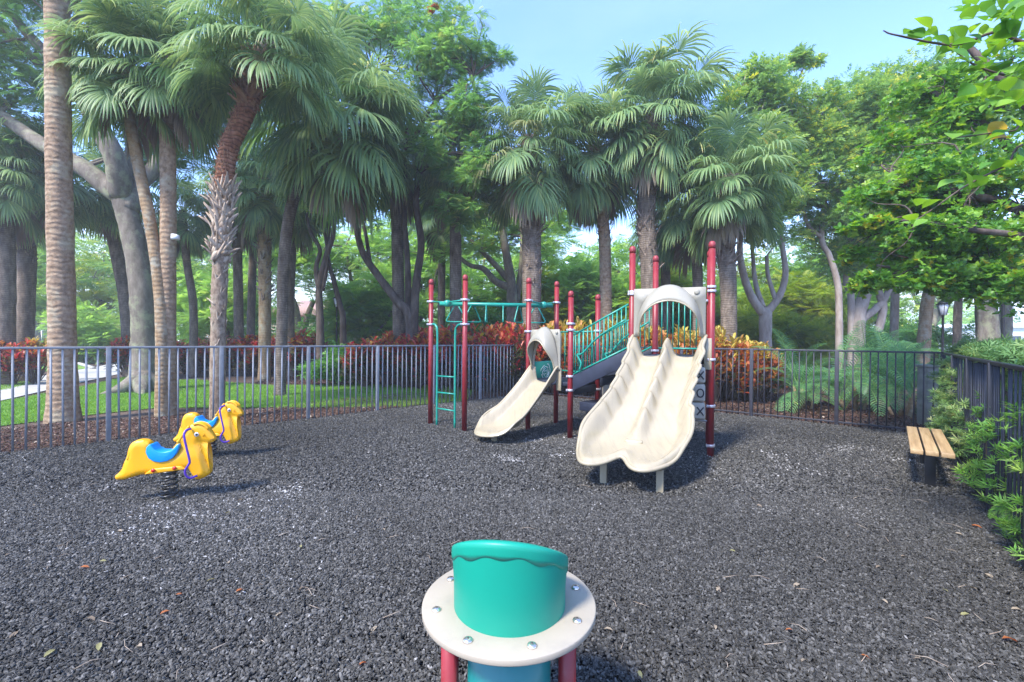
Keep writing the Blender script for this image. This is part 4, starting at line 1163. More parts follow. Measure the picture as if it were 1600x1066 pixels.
def clump_leaves(name, clumps, per, size, mat, tpl, rr, parent, flat=0.6, up=0.6, hang=0.0, tone_mu=0.45, tone_sd=0.2, seed=0, kind='stuff'):
    """clumps: array (x,y,z,r). Leaves fill each clump, mostly its shell, pointing outwards"""
    g = np.random.default_rng(seed)
    C = np.asarray(clumps, float); n = len(C)*per
    c = np.repeat(C, per, 0)
    d = g.normal(0, 1, (n, 3)); d /= np.linalg.norm(d, axis=1, keepdims=True)
    rad = c[:, 3]*(g.random(n)**0.45)
    pos = c[:, :3] + d*rad[:, None]*np.array([1, 1, flat])
    ax = d + g.normal(0, .45, (n, 3)); ax[:, 2] = ax[:, 2]*.5 - hang
    nr = g.normal(0, .5, (n, 3)); nr[:, 2] += up*2
    ct = np.repeat(g.normal(0, .10, len(C)), per)
    rnd = g.normal(tone_mu, tone_sd, n) + ct
    off = np.array(parent_loc(parent)) if parent else 0
    me = leaves_mesh(name, pos - off, ax, nr, size*g.uniform(.7, 1.3, n), rnd, tpl[0], tpl[1], jitter=.06)
    return link(name, me, mat, parent, kind)

def ellipsoid_clumps(g, c, rad, n, r0, shell=0.55):
    out = []
    for _ in range(n):
        d = Vector((g.gauss(0, 1), g.gauss(0, 1), g.gauss(0, 1))).normalized()
        s = shell + (1-shell)*g.random()
        out.append((c[0]+d.x*rad[0]*s, c[1]+d.y*rad[1]*s, c[2]+d.z*rad[2]*s, r0*g.uniform(.6, 1.35)))
    return out
def limbs_to(clumps, starts, g, r0, mb, k=None, sag=.1):
    """a limb from the nearest start to (some of) the clumps"""
    cl = clumps if k is None else g.sample(clumps, min(k, len(clumps)))
    for c in cl:
        e = Vector(c[:3]); s = min(starts, key=lambda q: (Vector(q[:3])-e).length + g.random()*.5)
        s0 = Vector(s[:3])
        L_ = (e-s0).length
        m1 = lerp(s0, e, .35) + Vector((g.gauss(0,1), g.gauss(0,1), g.gauss(0,.6)+.8))*L_*sag
        m2 = lerp(s0, e, .7) + Vector((g.gauss(0,1), g.gauss(0,1), g.gauss(0,.6)+.4))*L_*sag
        mb.tube(smooth_path([s0, m1, m2, e], 4), [lerp(r0, r0*.18, i/12) for i in range(13)], 6, cap=False)
def stems(mb, lst, n=10):
    """lst: list of (points, r start, r end)"""
    for pts, a, b in lst:
        sp = smooth_path(pts, 7)
        gg = random.Random(len(sp))
        mb.tube(sp, [lerp(a, b, i/(len(sp)-1))*(1+gg.uniform(-.05, .05)) for i in range(len(sp))], n)

# ================================================================== FAN PALMS
def frond_mesh(name, elev, seed, nseg=44, pet=.80, rad=.84, droop=1.0, fold=.45):
    """costapalmate leaf in the palm's frame, leaving along +X at the given elevation"""
    g = random.Random(seed)
    V, F, A = [], [], []
    mb = MB()
    d = Vector((math.cos(elev), 0, math.sin(elev))); p = Vector((0, 0, 0)); pts = [p.copy()]
    for i in range(6):
        d = (d + Vector((0, 0, -.055*droop))).normalized(); p = p + d*pet/6; pts.append(p.copy())
    mb.tube(pts, [.022, .018, .014, .012, .011, .010, .009], 5, cap=False, a=.62)
    hub = p.copy(); a0 = d.copy()
    t_ = Vector((0, 1, 0))
    nrm = a0.cross(t_).normalized()              # points to the upper side or lower side
    if nrm.z < 0: nrm = -nrm
    st_ = [0.02, .26, .50, .70, .87, 1.0]
    base_r = g.gauss(0, .05)
    for k in range(nseg):
        u = (k+.5)/nseg*2 - 1
        ph = u*R(152)
        L_ = rad*(.72 + .28*math.cos(ph*.55))*g.uniform(.93, 1.05)
        costa = .38*rad*max(0, math.cos(ph*.6))**2        # middle segments leave farther along the costa
        c0 = hub + (a0 + Vector((0, 0, -.25)) * .6).normalized()*costa*.8 - Vector((0, 0, .05))*costa
        dirn = (a0*math.cos(ph) + t_*math.sin(ph) + nrm*fold*abs(math.sin(ph))*.8).normalized()
        side0 = (-a0*math.sin(ph) + t_*math.cos(ph)).normalized()
        pos = c0.copy(); dr = dirn.copy(); prev = 0
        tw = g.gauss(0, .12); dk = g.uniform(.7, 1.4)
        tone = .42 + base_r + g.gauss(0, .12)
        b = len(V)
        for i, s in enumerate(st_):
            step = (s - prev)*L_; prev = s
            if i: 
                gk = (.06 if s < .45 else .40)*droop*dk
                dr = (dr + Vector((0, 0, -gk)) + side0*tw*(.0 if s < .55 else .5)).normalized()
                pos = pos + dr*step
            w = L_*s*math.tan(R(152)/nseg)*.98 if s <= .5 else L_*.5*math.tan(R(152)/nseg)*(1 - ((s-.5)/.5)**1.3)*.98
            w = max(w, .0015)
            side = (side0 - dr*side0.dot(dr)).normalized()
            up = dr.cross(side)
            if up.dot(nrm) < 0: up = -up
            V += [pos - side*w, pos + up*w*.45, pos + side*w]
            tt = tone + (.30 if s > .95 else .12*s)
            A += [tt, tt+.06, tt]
        for i in range(len(st_)-1):
            q = b + i*3
            F += [[q, q+1, q+4, q+3], [q+1, q+2, q+5, q+4]]
    mb2 = MB(); mb2.v = mb.v; mb2.f = mb.f; mb2.a = mb.a
    o = len(mb2.v)
    mb2.v += [tuple(v) for v in V]; mb2.f += [[i+o for i in f] for f in F]; mb2.a += [min(1, max(0, x)) for x in A]
    return mb2.mesh(name)
FR = {}
ELS = [82, 62, 42, 22, 2, -18, -38, -58]
for e in ELS:
    for sd_ in range(2):
        FR[(e, sd_)] = frond_mesh('frond', R(e), e*7+sd_, droop=1.0 + (.25 if sd_ else 0), fold=.5 if sd_ else .3)
DEAD = [frond_mesh('dead_frond', R(-66), 5, nseg=26, pet=.7, rad=.8, droop=2.0), frond_mesh('dead_frond', R(-78), 9, nseg=26, pet=.6, rad=.75, droop=2.0)]
fr_cache = {}
def get_frond(key, matname):
    k = (key, matname)
    if k not in fr_cache:
        me = (FR[key] if key in FR else DEAD[key]).copy(); me.materials.clear(); me.materials.append(M[matname]); fr_cache[k] = me
    return fr_cache[k]
# leaf base (split boot) for clothed trunks
def boot_mesh(mat):
    mb = MB()
    for s in (-1, 1):
        mb.tube([V3(0, s*.05, -.06), V3(.045, s*.045, .05), V3(.10, s*.075, .16), V3(.16, s*.10, .24)], [.026, .034, .030, .012], 5, sx=.5)
    mb.tube([V3(-.01, 0, -.10), V3(.03, 0, .02), V3(.045, 0, .07)], [.05, .06, .035], 6, sx=.5)
    me = mb.mesh('leaf_base', True); me.materials.append(mat); return me
BOOT = {k: boot_mesh(M[k]) for k in ('boot_white', 'boot_brown', 'boot_dark')}
def trunk_mesh_obj(root, path, r0, r1, mat, flare=1.15, ringamp=.012, n=18, name='trunk', seed=0):
    g = random.Random(seed)
    sp = smooth_path(path, 14)
    N_ = len(sp); rad = []; ringamp = ringamp if 'dark' in mat.name else .001
    for i in range(N_):
        t = i/(N_-1)
        r_ = lerp(r0, r1, t)*(1 + (flare-1)*math.exp(-t*14)) 
        rad.append(r_*(1 + ringamp*(1 if i % 2 else -1) + g.uniform(-.03, .03)))
    return MB().tube(sp, rad, n).obj(name, mat, root, smooth=True), sp
def fan_palm(label, path, r0, r1, crown, scale=1.0, nfr=34, bark='bark_dark', boots=None, mats=('fan',), dead=3, seed=0, low=-58, group='fan palms around the playground', flare=1.15, tilt=(0, 0)):
    """path: trunk points from the ground up; crown: the point the fronds leave from"""
    g = random.Random(seed)
    base = Vector(path[0]); base.z = 0
    root = thing('fan_palm', label, 'palm tree', tuple(base), 0, group)
    pts = [Vector(p) for p in path]; pts[0].z = -.1
    pts.append(Vector(crown))
    tr, sp = trunk_mesh_obj(root, pts, r0, r1, M[bark], flare, seed=seed)
    if boots:
        for (t0, t1, cnt, bk, bs) in boots:
            for i in range(cnt):
                t = lerp(t0, t1, i/max(1, cnt-1)); fi = t*(len(sp)-1); i0 = min(int(fi), len(sp)-2)
                p = lerp(sp[i0], sp[i0+1], fi-i0)
                a = i*2.39996 + g.uniform(-.2, .2)
                o = link('leaf_base', BOOT[bk], None, tr)
                o.location = p - base + Vector((math.cos(a), math.sin(a), 0))*lerp(r0, r1, t)*.85
                o.rotation_euler = (g.uniform(-.75, .75), g.uniform(-.5, .15), a)
                o.scale = (bs*g.uniform(.55, 1.3), bs*g.uniform(.7, 1.2), bs*g.uniform(.7, 1.35))
    cr = Vector(crown) - base
    nfr = int(nfr*1.6)
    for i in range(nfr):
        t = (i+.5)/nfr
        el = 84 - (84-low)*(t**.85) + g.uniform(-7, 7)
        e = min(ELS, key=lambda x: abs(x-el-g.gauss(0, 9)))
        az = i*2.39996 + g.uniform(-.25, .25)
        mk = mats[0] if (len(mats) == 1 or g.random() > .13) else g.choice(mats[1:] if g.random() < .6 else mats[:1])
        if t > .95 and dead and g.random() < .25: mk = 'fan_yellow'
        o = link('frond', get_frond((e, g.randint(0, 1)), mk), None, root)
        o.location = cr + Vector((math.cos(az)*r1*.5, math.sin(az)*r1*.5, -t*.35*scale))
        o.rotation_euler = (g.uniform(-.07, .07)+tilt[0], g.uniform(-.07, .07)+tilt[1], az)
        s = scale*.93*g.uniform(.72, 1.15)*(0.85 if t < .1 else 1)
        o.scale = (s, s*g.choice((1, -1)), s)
    for i in range((dead+1)//2):
        az = g.uniform(0, 6.28)
        o = link('dead_frond', get_frond(i % 2, 'fan_dead'), None, root)
        o.location = cr + Vector((math.cos(az)*r1, math.sin(az)*r1, -.45*scale)); o.rotation_euler = (0, 0, az); o.scale = (scale*g.uniform(.8, 1.1),)*3
    return root
def pxp(lst, Y):         # trunk path: first point goes to the ground below the given column
    out = []
    for i, (a, b) in enumerate(lst):
        p = P(a, b, Y)
        if i == 0: p.z = 0
        out.append(p)
    return out
FP = fan_palm
FP('stout smooth grey palm trunk nearest the left edge, standing just behind the grey fence', pxp([(99, 659), (97, 500), (92, 250), (90, 60)], 8.4), .205, .175, P(86, -230, 8.4), 1.1, 26, 'bark_palm', None, ('fan',), 6, 1, flare=1.35)
FP('straight grey palm with a rough trunk between the leaning palm and the booted palm', pxp([(262, 650), (262, 480), (263, 330), (262, 220)], 9.05), .145, .13, P(262, 85, 9.05), 1.0, 30, 'bark_palm', None, ('fan', 'fan_bright'), 4, 2, flare=1.2)
FP('slim ochre palm leaning left out of the foot of the straight grey palm', pxp([(254, 650), (252, 480), (235, 350), (205, 200)], 8.95), .12, .085, P(198, 100, 8.9), .92, 28, 'bark_palm_warm', None, ('fan', 'fan_bright'), 4, 3)
FP('reddish palm with a collar of white split leaf bases, behind the farther yellow horse', pxp([(339, 655), (342, 480), (348, 340), (356, 240), (385, 170)], 8.7), .125, .165, P(418, 60, 8.6), 1.05, 30, 'bark_mottled',
   [(.30, .48, 70, 'boot_white', 1.0), (.12, .29, 30, 'boot_white', .45), (.80, .95, 70, 'boot_brown', 1.0), (.47, .80, 190, 'boot_brown', .45)], ('fan', 'fan_bright'), 0, 4, flare=1.1, low=-35)
_red = [r for r in bpy.data.objects if r.get('label', '').startswith('reddish palm with a collar')][0]
_pp = smooth_path(pxp([(339, 655), (342, 480), (348, 340), (356, 240), (385, 170)], 8.7) + [P(418, 60, 8.6)], 14)
_pp = _pp[int(len(_pp)*.47):int(len(_pp)*.97)]
MB().tube(_pp, [.152 + .012*(i % 2) + .0006*i for i in range(len(_pp))], 16).obj('upper_trunk', M['bark_red'], _red, smooth=True)
FP('palm with a heavy drooping crown, standing behind the white-collared palm', pxp([(437, 590), (441, 500), (444, 400), (462, 300)], 12.3), .14, .15, P(520, 170, 12.0), 1.6, 50, 'bark_dark', None, ('fan', 'fan_bright'), 4, 5)
FP('palm with a criss-cross booted trunk rising from the red crotons on the left', pxp([(413, 580), (414, 480), (413, 380)], 17), .20, .24, P(414, 280, 17), 1.25, 32, 'bark_palm_warm', [(.35, .95, 60, 'boot_dark', .9)], ('fan', 'fan_yellow'), 4, 6)
FP('dark palm close behind the booted trunk in the left crotons', pxp([(455, 575), (453, 480), (456, 390)], 18.5), .17, .18, P(462, 300, 18.5), 1.2, 30, 'bark_dark', [(.7, .98, 20, 'boot_dark', 1)], ('fan',), 6, 7)
FP('grey palm trunk just right of the white-collared palm, in the shade', pxp([(374, 560), (372, 440)], 19), .19, .18, P(368, 300, 19), 1.3, 28, 'bark_dark', None, ('fan',), 3, 8)
FP('thin palm between the white-collared palm and the booted trunk', pxp([(390, 560), (394, 440)], 21), .18, .17, P(398, 310, 21), 1.3, 28, 'bark_dark', None, ('fan',), 3, 9)
FP('dark palm cut by the left edge of the photo', pxp([(5, 560), (8, 430)], 14.5), .28, .22, P(6, 260, 14.5), 1.2, 28, 'bark_dark', None, ('fan',), 4, 10)
FP('dark rough palm leaning right, second trunk from the left edge', pxp([(36, 560), (42, 430), (44, 370)], 15.5), .24, .24, P(62, 270, 15.5), 1.25, 32, 'bark_dark', [(.4, .95, 40, 'boot_dark', .8)], ('fan',), 5, 11)
FP('slim brown palm between the two dark trunks at the left edge', pxp([(20, 555), (24, 440)], 18), .16, .13, P(32, 320, 18), 1.1, 24, 'bark_palm_warm', None, ('fan',), 2, 12)
FP('dark palm leaning left behind the forked grey tree', pxp([(205, 565), (196, 470), (178, 375)], 17.5), .22, .2, P(160, 290, 17.5), 1.2, 30, 'bark_dark', None, ('fan',), 3, 13)
FP('thin curved dark palm behind the straight grey palm', pxp([(302, 560), (302, 480), (292, 410)], 18), .15, .13, P(285, 330, 18), 1.15, 28, 'bark_dark', None, ('fan',), 3, 14)
FP('palm rising out of the middle of the dark multi-stemmed tree', pxp([(626, 520), (622, 430), (620, 340)], 15.3), .21, .19, P(615, 235, 15.3), 1.25, 38, 'bark_dark', None, ('fan',), 5, 15)
FP('tall dark palm behind the overhead climbing bar', pxp([(713, 520), (712, 430), (712, 340)], 15.0), .20, .19, P(715, 240, 15.0), 1.25, 38, 'bark_dark', None, ('fan',), 4, 16)
FP('thin palm left of the tall dark palm behind the climbing bar', pxp([(690, 520), (690, 430)], 19.5), .17, .16, P(692, 320, 19.5), 1.15, 26, 'bark_dark', None, ('fan',), 3, 17)
FP('thick rough palm rising behind the small slide hood', pxp([(830, 540), (831, 440), (830, 340)], 13.2), .28, .27, P(828, 215, 13.2), 1.3, 44, 'bark_dark', [(.3, .95, 60, 'boot_dark', .9)], ('fan', 'fan_yellow'), 5, 18)
FP('pale trunked palm seen over the green ramp railing', pxp([(948, 540), (946, 430), (942, 340)], 14.5), .20, .18, P(928, 225, 14.3), 1.3, 42, 'bark_palm', [(.5, .95, 30, 'boot_dark', .7)], ('fan', 'fan_yellow'), 5, 19)
FP('tallest palm, standing against the open sky behind the double slide', pxp([(1018, 540), (1015, 430), (1010, 320)], 13.6), .26, .27, P(1022, 170, 13.6), 1.4, 50, 'bark_dark', [(.35, .97, 80, 'boot_dark', 1.0)], ('fan', 'fan_bright', 'fan_yellow'), 5, 20)
FP('short palm in shade behind the double slide hood', pxp([(1040, 530), (1040, 440)], 18), .19, .18, P(1040, 345, 18), 1.15, 28, 'bark_dark', None, ('fan',), 5, 21)
FP('short palm with low spreading fans left of the tall red post', pxp([(1090, 530), (1090, 440)], 14.5), .16, .15, P(1084, 310, 14.5), 1.25, 34, 'bark_dark', None, ('fan', 'fan_bright'), 3, 22)
FP('dark palm with a thick ragged trunk just right of the tall red post', pxp([(1141, 540), (1138, 450), (1134, 370)], 12.5), .20, .25, P(1142, 275, 12.5), 1.15, 36, 'bark_dark', [(.45, .95, 50, 'boot_dark', 1.1)], ('fan',), 5, 23)

# ================================================================== LEAFY TREES
# grey forked tree on the left
def YP(a, b, y): return P(a, b, y)
t = thing('broadleaf_tree', 'big grey tree forking into curved limbs, behind the left palms', 'tree', tuple(G(222, 610).xy) + (0,))
yb = t.location.y
def tp_(a, b, dy=0): return P(a, b, yb+dy)
mb = MB()
b0 = G(222, 612); b0.z = -.1
stems(mb, [([b0, tp_(226, 540), tp_(222, 450), tp_(208, 370), tp_(188, 300)], .37, .27),
           ([tp_(190, 305), tp_(165, 290), tp_(130, 262), tp_(70, 228, .3), tp_(0, 180, .5), tp_(-90, 120, .5)], .30, .14),
           ([tp_(190, 310), tp_(180, 250, -.3), tp_(150, 190, -.4), tp_(120, 130, -.4), tp_(95, 40), tp_(60, -60)], .30, .15),
           ([tp_(186, 300), tp_(205, 240, .4), tp_(190, 170, .5), tp_(150, 90, .6), tp_(140, 0, .6)], .17, .09),
           ([tp_(200, 330), tp_(215, 290, .3), tp_(240, 265, .6), tp_(285, 190, .8), tp_(325, 140, .8), tp_(400, 20, 1)], .26, .12),
           ([tp_(60, 100, .6), tp_(20, 60, .6), tp_(-60, 0, .6)], .12, .07), ([tp_(100, 110, 0), tp_(50, 60, .6), tp_(10, 15, .6), tp_(-40, -30, .6)], .16, .1)], 14)
for a in range(5):
    an = a*1.25+.4
    mb.tube(smooth_path([b0+V3(0,0,.5), b0+V3(math.cos(an)*.45, math.sin(an)*.45, .22), b0+V3(math.cos(an)*1.1, math.sin(an)*1.1, .02)], 5), [.30,.28,.26,.24,.22,.19,.16,.12,.09,.06,.03], 8)
mb.obj('trunk', M['bark_tree'], t, smooth=True)
g_ = random.Random(21)
cl = ellipsoid_clumps(g_, tp_(10, 60, .5), (2.6, 1.6, 3.0), 34, .75, .3) + ellipsoid_clumps(g_, tp_(160, -60, 0), (4.0, 2.2, 2.0), 36, .85, .3) + ellipsoid_clumps(g_, tp_(30, 200, 1.5), (1.8, 1.0, 1.4), 14, .6, .3) + ellipsoid_clumps(g_, tp_(330, 170, 2.4), (2.4, .8, 1.8), 22, .65, .2) + ellipsoid_clumps(g_, tp_(235, 250, 2.4), (1.6, .6, 1.0), 9, .5, .2) + ellipsoid_clumps(g_, tp_(430, 60, 2.0), (2.2, .8, 1.5), 14, .65, .2)
clump_leaves('crown', cl, 60, .42, M['leaf_fern'], FEATHER, 0, t, .5, .8, .25, seed=1)
mb = MB(); limbs_to(cl, [tp_(0, 180, .5), tp_(120, 130, -.4), tp_(95, 40), tp_(50, 60, .6), tp_(10, 15, .6), tp_(130, 262)], g_, .05, mb, 40); mb.obj('branches', M['bark_tree'], t, smooth=True)

# flame tree: dark stems, feathery crown that reaches out over the climber
t = thing('flame_tree', 'dark multi-stemmed tree with a feathery light green crown left of the open sky', 'tree', tuple(P(640, 512, 14.6).xy) + (0,))
def f_(a, b, y=14.6): return P(a, b, y)
b0 = f_(640, 512); b0.z = -.1
mb = MB()
stems(mb, [([b0, f_(640, 500), f_(620, 470), f_(590, 430), f_(565, 390), f_(552, 330)], .17, .09), ([f_(578, 410), f_(572, 370, 15), f_(562, 320, 15)], .07, .04),
           ([b0+V3(.1,0,0), f_(648, 480), f_(652, 430), f_(658, 380), f_(650, 320), f_(655, 270), f_(665, 200)], .15, .08), ([b0+V3(0,.15,0), f_(638, 460, 15), f_(636, 400, 15), f_(632, 330, 15), f_(636, 200, 14)], .13, .07),
           ([f_(552, 335), f_(560, 250, 14), f_(600, 150, 13.5)], .09, .05), ([f_(640, 230, 14), f_(680, 160, 13.2), f_(740, 120, 12.8)], .08, .03), ([f_(655, 270), f_(700, 240, 13.5), f_(760, 250, 13)], .07, .03)], 10)
g_ = random.Random(22)
cl = []
for (a, b, y, rx, rz, n_, r0) in ((655, 40, 13.0, 1.9, 1.0, 26, .55), (545, 70, 13.2, 1.0, 1.1, 14, .5), (570, 130, 13.2, .9, .8, 10, .45), (700, 90, 12.8, 1.3, .8, 18, .45), (720, 170, 12.8, 1.1, 1.0, 20, .42), (745, 265, 12.8, .75, .8, 16, .36), (760, 85, 12.9, .65, .25, 7, .25), (640, 150, 13.4, 1.2, 1.0, 12, .45), (600, 30, 13.4, 1.5, 1.2, 12, .5), (725, 330, 13, .6, .4, 7, .3), (690, 230, 13, .8, .6, 8, .35)):
    cl += ellipsoid_clumps(g_, f_(a, b, y), (rx, 1.0, rz), n_, r0, .25)
clump_leaves('crown', cl, 52, .27, M['leaf_fern'], FEATHER, 0, t, .5, .8, .25, seed=2, tone_mu=.48, tone_sd=.26)
limbs_to(cl, [f_(740, 120, 12.8), f_(680, 160, 13.2), f_(600, 150, 13.5), f_(760, 250, 13), f_(700, 240, 13.5)], g_, .03, mb, 60)
mb.obj('trunk', M['bark_stem'], t, smooth=True)
fl_ = clump_leaves('flower', [tuple(f_(676, 14, 12.3)) + (.16,)], 26, .09, M['croton_orange'], ROSETTE, 0, t, .6, seed=4, tone_mu=.65)

# grey branching tree behind the bar
def leafy(name, label, base, stemlist, clouds, per, size, mat, tpl, barkm, seed, limb_r=.03, starts=None, flat=.55, hang=0, up=.6, nl=40, group=None, mu=.45, sd=.2):
    b = Vector((base.x, base.y, 0))
    t = thing(name, label, 'tree', tuple(b), 0, group)
    mb = MB(); stems(mb, stemlist, 10)
    g = random.Random(seed); cl = []
    for (c, rad, n_, r0) in clouds: cl += ellipsoid_clumps(g, c, rad, n_, r0, .3)
    st = starts or [s[0][-1] for s in stemlist] + [s[0][len(s[0])//2] for s in stemlist if len(s[0]) > 2]
    limbs_to(cl, st, g, limb_r, mb, nl)
    mb.obj('trunk', M[barkm], t, smooth=True)
    clump_leaves('crown', cl, per, size, M[mat], tpl, 0, t, flat, up, hang, seed=seed, tone_mu=mu, tone_sd=sd)
    return t
def q_(Y): return lambda a, b, dy=0: P(a, b, Y+dy)
f = q_(18.5); b0 = f(800, 510); b0.z = -.1
leafy('broadleaf_tree', 'grey tree with long bent limbs reaching left behind the climbing bar', b0,
      [([b0, f(800, 480), f(798, 440), f(790, 390), f(783, 350), f(770, 310)], .26, .10), ([f(798, 450), f(775, 440), f(755, 420), f(735, 415), f(715, 400)], .17, .07), ([f(797, 440), f(770, 410), f(745, 385), f(735, 375)], .14, .06), ([f(806, 480, .4), f(814, 420, .4), f(816, 370, .4), f(810, 320)], .13, .07), ([f(783, 350), f(750, 330), f(730, 318)], .08, .04)],
      [(f(760, 360, .8), (3.2, 1.2, 1.6), 34, .7), (f(850, 350, 1.5), (2.5, 1.2, 1.6), 22, .7), (f(700, 330, 1.5), (2.0, 1.0, 1.3), 16, .6)], 46, .42, 'leaf_fern_far', FEATHER, 'bark_tree', 31, .04, flat=.45, hang=.1)
# slim tree with pale forks right of the playground
f = q_(14.0); b0 = f(1196, 525); b0.z = -.1
leafy('broadleaf_tree', 'small pale tree forking low in a wide V behind the orange crotons', b0,
      [([b0, f(1196, 500), f(1196, 488)], .19, .17), ([f(1194, 492), f(1175, 465), f(1162, 430), f(1156, 390), f(1160, 330)], .14, .07), ([f(1198, 490), f(1218, 462), f(1227, 430), f(1224, 395), f(1215, 330)], .12, .06), ([f(1212, 470), f(1200, 430, .3), f(1198, 400, .3)], .07, .05), ([f(1192, 480), f(1180, 440, .4), f(1175, 380, .4)], .09, .05), ([f(1180, 330), f(1210, 230), f(1190, 150), f(1180, 110)], .07, .02), ([f(1215, 330), f(1222, 250), f(1240, 150), f(1262, 90)], .05, .02)],
      [(f(1195, 210), (2.1, 1.5, 1.9), 62, .5), (f(1190, 320), (1.6, 1.2, 1.3), 40, .42), (f(1150, 255, -.6), (1.5, .8, .9), 34, .4), (f(1190, 130), (.9, .7, .6), 16, .32), (f(1255, 95), (.4, .3, .25), 5, .2), (f(1270, 230, .5), (1.3, 1.2, 1.5), 34, .5)],
      105, .20, 'leaf_dark', SPRAY, 'bark_pale', 32, .025, nl=70, mu=.5)
f = q_(14.5); b0 = f(1312, 525); b0.z = -.1
leafy('broadleaf_tree', 'taller dark green tree with a thin bent trunk behind the feather palms', b0,
      [([b0, f(1311, 480), f(1308, 440), f(1296, 400), f(1284, 372), f(1290, 300)], .11, .07), ([f(1284, 372), f(1262, 350), f(1250, 300)], .07, .04), ([f(1290, 300), f(1330, 240), f(1370, 170)], .08, .03), ([f(1290, 300), f(1340, 300), f(1400, 280)], .07, .03)],
      [(f(1330, 205), (2.0, 1.5, 1.6), 52, .5), (f(1390, 150), (1.6, 1.2, 1.0), 34, .45), (f(1300, 320), (1.5, 1.2, 1.1), 44, .45), (f(1400, 280), (1.6, 1.2, 1.6), 50, .55), (f(1480, 190), (1.8, 1.2, 1.6), 50, .6)],
      100, .21, 'leaf_dark', SPRAY, 'bark_pale', 33, .025, nl=60, mu=.52)
f = q_(15.5); b0 = f(1338, 520); b0.z = -.1
leafy('broadleaf_tree', 'thick pale twisted trunks rising behind the feather palms', b0,
      [([b0, f(1340, 500), f(1346, 475), f(1354, 450), f(1360, 400)], .26, .16), ([b0+V3(-.2, 0, 0), f(1330, 470), f(1322, 440), f(1330, 380)], .12, .08), ([f(1338, 505), f(1362, 488), f(1380, 470), f(1395, 440)], .14, .09), ([f(1372, 520), f(1380, 480), f(1372, 450), f(1376, 400)], .13, .10)],
      [(f(1380, 380), (2.6, 1.2, 1.3), 50, .6), (f(1450, 330), (2.2, 1.2, 1.4), 40, .6)], 110, .2, 'leaf_dark', SPRAY, 'bark_pale', 34, .03, mu=.45)
for (lab, yy, st, bk, cl) in (
    ('slim reddish trunk behind the right end of the feather palms', 18.0, [((1396, 520), (1398, 480), (1400, 420))], 'bark_pale', (1400, 380)),
    ('brown leaning trunk left of the lamp post on the right', 17.0, [((1440, 525), (1448, 480), (1460, 430))], 'bark_palm_warm', (1450, 370)),
    ('dark trunk just right of the lamp post', 20.0, [((1495, 545), (1496, 500), (1500, 440))], 'bark_dark', (1505, 400)),
    ('thick grey trunk with yellow lichen near the right edge', 16.5, [((1545, 560), (1543, 510), (1535, 440)), ((1528, 556), (1533, 500), (1525, 440))], 'bark_tree', (1550, 390)),
    ('narrow grey trunk nearest the right edge of the photo', 18.5, [((1570, 556), (1572, 500), (1570, 440))], 'bark_tree', (1590, 390))):
    f = q_(yy)
    sl = []
    for k, s in enumerate(st):
        pts = [f(*p) for p in s]; pts[0].z = -.1
        r_ = {'thick': .36, 'narro': .22, 'dark ': .17, 'brown': .22, 'slim ': .16}[lab[:5]] * (1 if k == 0 else .35)
        sl.append((pts, r_, r_*.75))
    leafy('broadleaf_tree', lab, sl[0][0][0], sl, [(f(*cl), (2.2, 1.4, 1.3), 30, .6)], 90, .24, 'leaf_dark', SPRAY, bk, len(lab), .04, nl=16)
# two thin multi-stem trees under the left palms
f = q_(17.0); b0 = f(502, 545); b0.z = -.1
leafy('broadleaf_tree', 'thin dark multi-stemmed tree left of the black lamp post', b0,
      [([b0, f(500, 500), f(499, 450), f(510, 400), f(520, 370), f(524, 330)], .16, .07), ([f(500, 465), f(494, 420), f(500, 390), f(484, 360), f(478, 320)], .10, .05), ([f(504, 455), f(512, 400), f(505, 350), f(506, 310)], .08, .04)],
      [(f(500, 300), (2.2, 1.2, 1.0), 30, .5)], 90, .2, 'leaf_dark', SPRAY, 'bark_stem', 41)
f = q_(18.0); b0 = f(536, 545); b0.z = -.1
leafy('broadleaf_tree', 'thin leaning grey-brown tree right of the black lamp post', b0,
      [([b0, f(536, 500), f(532, 480), f(522, 440), f(512, 400), f(515, 340)], .14, .07)],
      [(f(530, 320), (2.0, 1.2, 1.0), 24, .5)], 90, .2, 'leaf_dark', SPRAY, 'bark_stem', 42)
f = q_(26); b0 = f(470, 540); b0.z = -.1
leafy('broadleaf_tree', 'pale leaning trunk in front of the pink house', b0, [([b0, f(462, 490), f(448, 450), f(440, 400)], .28, .18), ([f(470, 530), f(482, 490), f(490, 470)], .2, .12)],
      [(f(450, 380), (3, 2, 2), 30, .9)], 60, .6, 'leaf_fern_far', FEATHER, 'bark_tree', 43)

# near tree on the right: trunk outside the frame, leafy limbs reaching in
t = thing('broadleaf_tree', 'near tree with bright green oval leaves reaching in from the right edge', 'tree', (8.6, 5.6, 0))
g_ = random.Random(51)
mb = MB()
tb = V3(8.6, 5.6, -.1)
f = q_(6.6)
stems(mb, [([tb, V3(8.5, 5.6, 1.5), V3(8.2, 5.7, 2.6)], .22, .16), ([V3(8.2, 5.7, 2.6), f(1600, 330, .2), f(1500, 300), f(1420, 290), f(1370, 300)], .09, .02),
           ([V3(8.2, 5.7, 2.4), f(1620, 440), f(1540, 440), f(1450, 425), f(1370, 415)], .08, .018), ([V3(8.2, 5.7, 2.6), f(1600, 250, .5), f(1520, 180, .5), f(1450, 140, .6)], .10, .03),
           ([V3(8.2, 5.7, 2.6), f(1640, 200, -.8), f(1560, 120, -.8), f(1500, 60, -.6)], .10, .03), ([V3(8.2, 5.7, 2.6), f(1600, 370, -.5), f(1520, 360, -.6), f(1430, 345, -.5), f(1350, 350, -.3)], .06, .012)], 9)
cl = []
